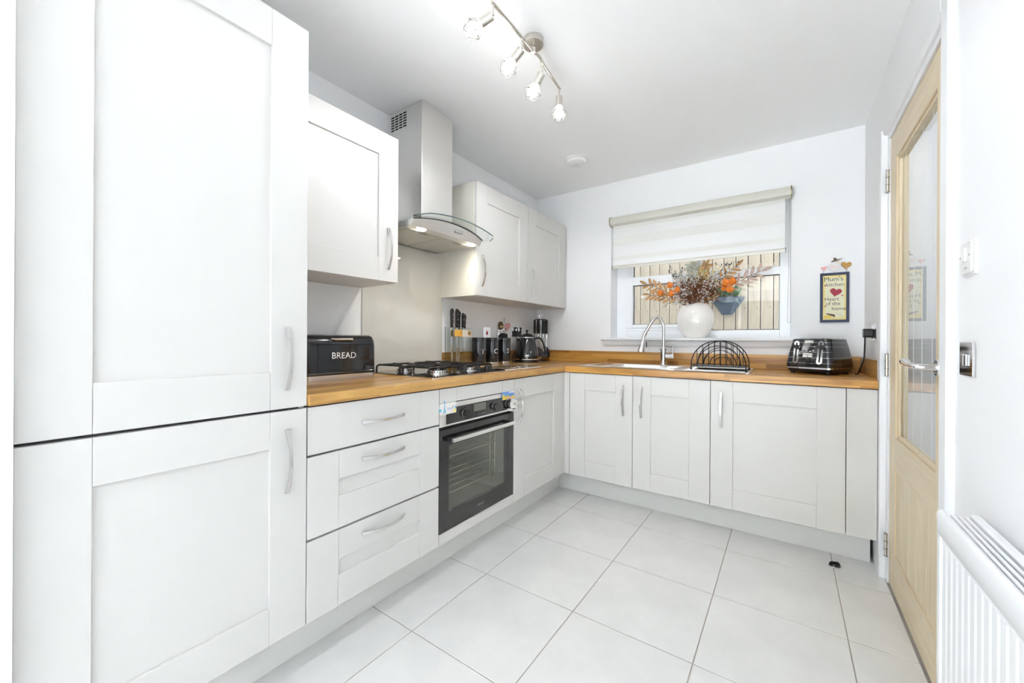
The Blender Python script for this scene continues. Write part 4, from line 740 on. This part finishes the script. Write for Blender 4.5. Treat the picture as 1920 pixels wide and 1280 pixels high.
# ================================================================== RIGHT SIDE
# framed plaque
t = thing('wall_plaque', 'blue framed plaque reading Mum\'s kitchen Heart of the home with hearts above', 'plaque', (2.157, WB, 1.21)); fp = PY(WB-.001); pl0, pl1, pz0, pz1 = 2.087, 2.227, 1.214, 1.520
fr_ = obj('frame', MB().prism([(pl0, pz0), (pl1, pz0), (pl1, pz1), (pl0, pz1)], fp, 0, .008), 'navy', t, bevel=.001)
obj('frame_edge', MB().prism([(pl0, pz0), (pl0+.014, pz0), (pl0+.014, pz1), (pl0, pz1)], fp, .008, .013).prism([(pl1-.014, pz0), (pl1, pz0), (pl1, pz1), (pl1-.014, pz1)], fp, .008, .013).prism([(pl0+.014, pz0), (pl1-.014, pz0), (pl1-.014, pz0+.016), (pl0+.014, pz0+.016)], fp, .008, .013).prism([(pl0+.014, pz1-.016), (pl1-.014, pz1-.016), (pl1-.014, pz1), (pl0+.014, pz1)], fp, .008, .013), 'navy', fr_)
cd_ = obj('card', MB().prism([(pl0+.014, pz0+.016), (pl1-.014, pz0+.016), (pl1-.014, pz1-.016), (pl0+.014, pz1-.016)], fp, .008, .0092), 'plaque_yellow', t); obj('card_centre', MB().prism(rrect(pl0+.026, pl1-.024, pz0+.03, pz1-.03, .015), fp, .0092, .0095), 'plaque_cream', cd_)
for s, cx_, cz_, sz in (("Mum's", 2.152, 1.480, .036), ('kitchen', 2.160, 1.446, .030), ('Heart', 2.144, 1.357, .030), ('of the', 2.150, 1.329, .030), ('home', 2.178, 1.298, .030)): text(s, sz, lambda a, b, d: (cx_+a, WB-.001-.0098-d, cz_+b), 0, 'ink', t)
obj('heart', MB().prism(heart(2.163, 1.400, .058, rot=-.2), fp, .0095, .0125), 'heart_red', t)
for hx_, hz_ in ((2.112, 1.443), (2.195, 1.378), (2.114, 1.314)): obj('small_heart', MB().prism(heart(hx_, hz_, .010), fp, .0095, .0115), 'heart_red', t)
obj('painted_spoon', MB().prism([(2.118, 1.272), (2.160, 1.262), (2.160, 1.246), (2.146, 1.252), (2.120, 1.264)], fp, .0095, .0105), 'brown', t); obj('painted_bowl', MB().prism(rrect(2.108, 2.142, 1.240, 1.256, .007), fp, .0095, .0103), 'yellow', t); obj('painted_stroke', MB().prism([(2.166, 1.262), (2.188, 1.268), (2.188, 1.269), (2.166, 1.263)], fp, .0095, .0100).prism([(2.176, 1.252), (2.196, 1.256), (2.196, 1.257), (2.176, 1.253)], fp, .0095, .0100), 'ink', t)
obj('wire', MB().tube([(2.100, -.004, 1.518), (2.103, -.005, 1.537)], .0009, 5).tube([(2.213, -.004, 1.518), (2.216, -.005, 1.545)], .0009, 5), 'pewter', t)
obj('rosy_heart', MB().prism(heart(2.106, 1.552, .030, rot=.2), fp, .001, .007), 'pink', t); obj('gold_heart', MB().prism(heart(2.212, 1.562, .050, rot=-.15), fp, .001, .008), 'heart_gold', t); obj('white_heart', MB().prism(heart(2.156, 1.553, .064), fp, .003, .009), 'offwhite', t)
text('Mum', .018, lambda a, b, d: (2.156+a, WB-.001-.0092-d, 1.556+b), 0, 'pink', t)
obj('hat', MB().prism([(2.142, 1.586), (2.160, 1.592), (2.190, 1.602), (2.196, 1.606), (2.170, 1.600), (2.164, 1.602), (2.163, 1.612), (2.153, 1.612), (2.153, 1.598), (2.140, 1.590)], fp, .004, .010), 'brown', t); obj('bow', MB().prism(rrect(2.166, 2.186, 1.572, 1.588, .006), fp, .004, .010), 'cream', t)
# switches beside the door
t = plate('light_switch', 'white plastic rocker switch plate on the wall above the chrome switch', 'switch', fwr, -1.712, -1.628, 1.264, 1.352, 'plastic_white'); obj('front_plate', MB().prism(rrect(-1.708, -1.632, 1.268, 1.348, .006), fwr, .006, .011), 'plastic_white', t, True, bevel=.002); obj('rocker_switch', MB().prism([(-1.682, 1.298), (-1.658, 1.298), (-1.658, 1.332), (-1.682, 1.332)], fwr, .011, .016), 'plastic_white', t, bevel=.0015)
for y in (-1.70, -1.64): obj('screw', MB().cyl((WR-.011, y, 1.312), (WR-.0125, y, 1.312), .003, n=10), 'handle_steel', t)
obj('printed_mark', MB().prism([(-1.682, 1.281), (-1.664, 1.281), (-1.664, 1.284), (-1.682, 1.284)], fwr, .0111, .0114), 'grey_print', t)
t = plate('light_switch', 'polished chrome switch plate on the wall above the radiator', 'switch', fwr, -1.700, -1.613, 1.010, 1.096); rocker(t, fwr, -1.672, -1.660, 1.036, 1.064); rocker(t, fwr, -1.652, -1.640, 1.036, 1.064)
# radiator
RX, RY1, RY0, RZ0, RZ1 = 2.213, -1.794, -2.90, .11, .70
t = thing('radiator', 'white double panel radiator with vertical ribs below the switches', 'radiator', (2.25, -2.3, 0))
fr = obj('front_panel', MB().box(RX+.004, RX+.012, RY0, RY1, RZ0, RZ1-.006), 'radiator_white', t)
obj('top_edge', MB().prism([(RX, RZ1-.055), (RX, RZ1-.008), (RX+.003, RZ1-.002), (RX+.008, RZ1), (RX+.014, RZ1-.003), (RX+.014, RZ1-.012), (RX+.004, RZ1-.060)], lambda a, b, d: (a, d, b), RY0, RY1), 'radiator_white', fr, True); obj('side_edge', MB().box(RX, RX+.006, RY1-.022, RY1, RZ0, RZ1-.056), 'radiator_white', fr, bevel=.002)
k = 0; y = RY1-.030
while y > RY0+.04:
    obj('rib', MB().loft([[(RX+.0045, y-.032, z), (RX+.0022, y-.024, z), (RX+.0022, y-.008, z), (RX+.0045, y, z)] for z in (RZ0+.02, RZ1-.066)]), 'radiator_white', fr); y -= .0333
obj('rear_panel', MB().box(2.272, 2.280, RY0, RY1, RZ0, RZ1-.006), 'radiator_white', t); obj('rear_edge', MB().prism([(2.266, RZ1-.02), (2.266, RZ1-.004), (2.270, RZ1), (2.281, RZ1), (2.284, RZ1-.004), (2.284, RZ1-.05), (2.28, RZ1-.05)], lambda a, b, d: (a, d, b), RY0, RY1), 'radiator_white', t, True)
for x in (2.232, 2.243, 2.254): obj('grille_bar', MB().box(x, x+.0065, RY0+.01, RY1-.012, RZ1-.010, RZ1-.004), 'radiator_white', t, bevel=.0015)
for k in range(8): yk = RY1-.04-k*.14; obj('grille_tie', MB().box(RX+.012, 2.268, yk-.006, yk, RZ1-.020, RZ1-.012), 'radiator_white', t)
obj('convector_fin', MB().box(2.236, 2.240, RY0+.03, RY1-.03, RZ0+.03, RZ1-.03), 'radiator_white', t); obj('wall_bracket', MB().box(2.281, WR-.001, -2.05, -2.02, .2, .62), 'radiator_white', t)
obj('supply_pipe', MB().cyl((2.245, RY0+.06, 0), (2.245, RY0+.06, RZ0+.03), .0075, n=12), 'radiator_white', t, True); obj('supply_pipe', MB().cyl((2.245, RY1-.06, 0), (2.245, RY1-.06, RZ0+.03), .0075, n=12), 'radiator_white', t, True)
# door stop
t = thing('door_stop', 'half-moon chrome and black floor door stop', 'door stop', (2.113, -.662, 0)); 
hm = lambda r, n=16: [(2.113+r*math.cos(math.radians(-158)+PI*k/n), -.660+r*math.sin(math.radians(-158)+PI*k/n)) for k in range(n+1)]
obj('base', MB().prism(hm(.027), PZ(0), .0003, .007), 'chrome', t, bevel=.001); obj('body', MB().loft([[(x, y, .007) for x, y in hm(.024)], [(x, y, .018) for x, y in hm(.022)], [(x, y, .024) for x, y in hm(.014)]]), 'black_plastic', t, True)

# ================================================================== CEILING
t = thing('smoke_alarm', 'round white smoke alarm on the ceiling', 'smoke alarm', (.68, -.555, H)); sc_ = (.672, -.56)
obj('mount', MB().lathe([(.074, 0), (.074, -.010), (.070, -.012)], (sc_[0], sc_[1], H), 36), 'plastic_white', t, True); obj('cover', MB().lathe([(.068, -.012), (.070, -.020), (.064, -.032), (.045, -.040), (.02, -.043)], (sc_[0], sc_[1], H), 36), 'plastic_white', t, True); obj('sounder_ring', MB().lathe([(.020, -.043), (.020, -.0445), (.012, -.0445)], (sc_[0], sc_[1], H), 20), 'offwhite', t, True)
t = thing('ceiling_light', 'brushed nickel four spot ceiling bar light with wire cage shades', 'light', (1.02, -1.70, H)); ZBAR = 2.328
obj('ceiling_rose', MB().cyl((1.012, -1.692, H), (1.012, -1.692, H-.026), .044, .043, 32), 'nickel', t, True); obj('stalk', MB().cyl((1.012, -1.692, H-.026), (1.024, -1.712, ZBAR), .006, n=10), 'nickel', t, True); obj('pivot', MB().cyl((1.024, -1.712, ZBAR-.010), (1.024, -1.712, ZBAR+.012), .010, n=14), 'nickel', t, True)
obj('bar', MB().tube([(1.028, -2.005, ZBAR), (1.024, -1.712, ZBAR)], .0065, 10), 'nickel', t, True); obj('bar', MB().tube(smoothpath([(1.024, -1.712, ZBAR-.004), (1.030, -1.67, ZBAR-.004), (1.018, -1.60, ZBAR-.004), (1.000, -1.425, ZBAR-.004)]), .0065, 10), 'nickel', t, True)
for k, (p, d) in enumerate((((1.028, -1.998, 0), (-.80, -.35, -.45)), ((1.025, -1.800, 0), (-.72, -.10, -.68)), ((1.018, -1.628, 0), (-.52, -.04, -.85)), ((1.002, -1.436, 0), (-.02, 0, -1.0)))):
    d = Vector(d).normalized(); j = Vector((p[0], p[1], ZBAR-.045)); h = obj('spot_arm', MB().cyl((p[0], p[1], ZBAR), tuple(j), .0042, n=8), 'nickel', t, True)
    a = j+d*.004; b = a+d*.048; h2 = obj('lamp_holder', MB().tube([tuple(a), tuple(b)], .0175, 24), 'nickel', t, True); bc = b+d*.030
    obj('bulb', MB().tube([tuple(b), tuple(b+d*.010), tuple(b+d*.022), tuple(b+d*.036), tuple(b+d*.050), tuple(b+d*.056)], .02, 16, True, [.010, .014, .021, .024, .016, .005]), 'bulb', h2, True)
    u = d.cross(Vector((0, 1, 0))).normalized(); w = d.cross(u); cg = MB(); R1 = lambda s, r, n, o_: [b+d*s+u*(r*math.cos(2*PI*(q+o_)/n))+w*(r*math.sin(2*PI*(q+o_)/n)) for q in range(n)]
    A_, B_, C_ = R1(.002, .018, 6, 0), R1(.030, .038, 6, .5), R1(.062, .020, 6, 0)
    for q in range(6):
        for s_, e_ in ((A_[q], B_[q]), (A_[(q+1) % 6], B_[q]), (B_[q], C_[q]), (B_[q], C_[(q+1) % 6]), (C_[q], C_[(q+1) % 6]), (B_[q], B_[(q+1) % 6])): cg.tube([tuple(s_), tuple(e_)], .0013, 5)
    obj('wire_cage', cg, 'pewter', h2, True)
    l = bpy.data.lights.new('spot_bulb', 'SPOT'); l.energy = 5.6; l.spot_size = math.radians(178); l.spot_blend = .3; l.color = (.98, .985, 1); l.shadow_soft_size = .013; o = bpy.data.objects.new('spot_bulb', l); COL.objects.link(o); o.location = b+d*.066+Vector((0, 0, -.006)); o.rotation_euler = (0, 0, 0)
# unseen lamp added to brighten the hallway behind the door glass
t = thing('hall_fill_lamp', 'unseen round white lamp added to brighten the hallway', 'light', (3.0, -1.2, H)); obj('shade', MB().lathe([(.15, 0), (.15, -.04), (.12, -.07), (.04, -.085)], (3.0, -1.2, H), 32), 'plastic_white', t, True)
l = bpy.data.lights.new('hall_fill', 'POINT'); l.energy = 11; l.shadow_soft_size = .12; o = bpy.data.objects.new('hall_fill', l); COL.objects.link(o); o.location = (3.0, -1.2, H-.25)

# ================================================================== OUTSIDE
struct(obj('sun_block_upper', MB().box(-3.2, 3.8, -8.6, .28, H+.13, 5.2), 'wall_paint'), 'unseen upper block added to keep the sun off the fence')  # unseen mass over the ceiling, added to shade the fence from the sun
struct(obj('ground', MB().box(-12, 14, .28, 12, -.25, -.15).box(-12, 14, -20, -8.6, -.25, -.15), 'paving'))
FY = 1.30; t = thing('garden_fence', 'tall pale timber fence of upright boards outside the window', 'fence', (1.2, FY, -.15)); pw = .1035
fd = {}
me = mesh('board', MB().box(-pw/2+.0035, pw/2-.0035, 0, .02, 0, 2.19)); me.materials.append(MAT['fence_wood'])
for k in range(-12, 22):
    o = bpy.data.objects.new('board', me); COL.objects.link(o); o.parent = t; o.location = (1.2955+.052+pw*k-1.2, random.uniform(-.003, .003), random.uniform(-.006, .006))
for z in (.15, 1.0, 1.8): obj('rail', MB().box(-.1, 3.6, FY+.022, FY+.07, z-.04, z+.04), 'fence_wood', t)
obj('backing_board', MB().box(-.1, 3.6, FY+.072, FY+.09, -.14, 2.0), 'black_iron', t)
t = thing('wall_planter', 'dark slate half-hexagon planter with succulents hung on the fence', 'planter', (1.43, FY, 1.3)); zz = 1.35
def hexr(w, d): return [(1.43-w, FY-.004), (1.43-w*.6, FY-d), (1.43+w*.6, FY-d), (1.43+w, FY-.004)]
obj('pot', MB().loft([[(x, y, 1.355) for x, y in hexr(.045, .05)], [(x, y, 1.52) for x, y in hexr(.155, .15)]]), 'slate_pot', t); obj('soil', MB().loft([[(x, y, 1.5205) for x, y in hexr(.14, .135)], [(x, y, 1.524) for x, y in hexr(.14, .135)]]), 'soil', t)
ld_ = mesh('leaf', leafmesh(.10, .016, .3)); ld_.materials.append(MAT['leaf_green']); ld2 = mesh('leaf', leafmesh(.08, .014, .3)); ld2.materials.append(MAT['leaf_grey'])
for k in range(6):
    pt = thing('succulent', 'dark green succulent growing in the slate planter' if k % 2 else 'grey green succulent growing in the slate planter', 'plant', (1.345+.034*k, FY-.06-.03*(k % 2), 1.524), group='succulents in the planter', local=True)
    for q in range(9): a = 2*PI*q/9+k; e = random.uniform(.5, 1.4); place(ld_ if k % 2 else ld2, 'leaf', pt, (0, 0, 0), (math.cos(a)*.6, math.sin(a)*.5, e), 0)
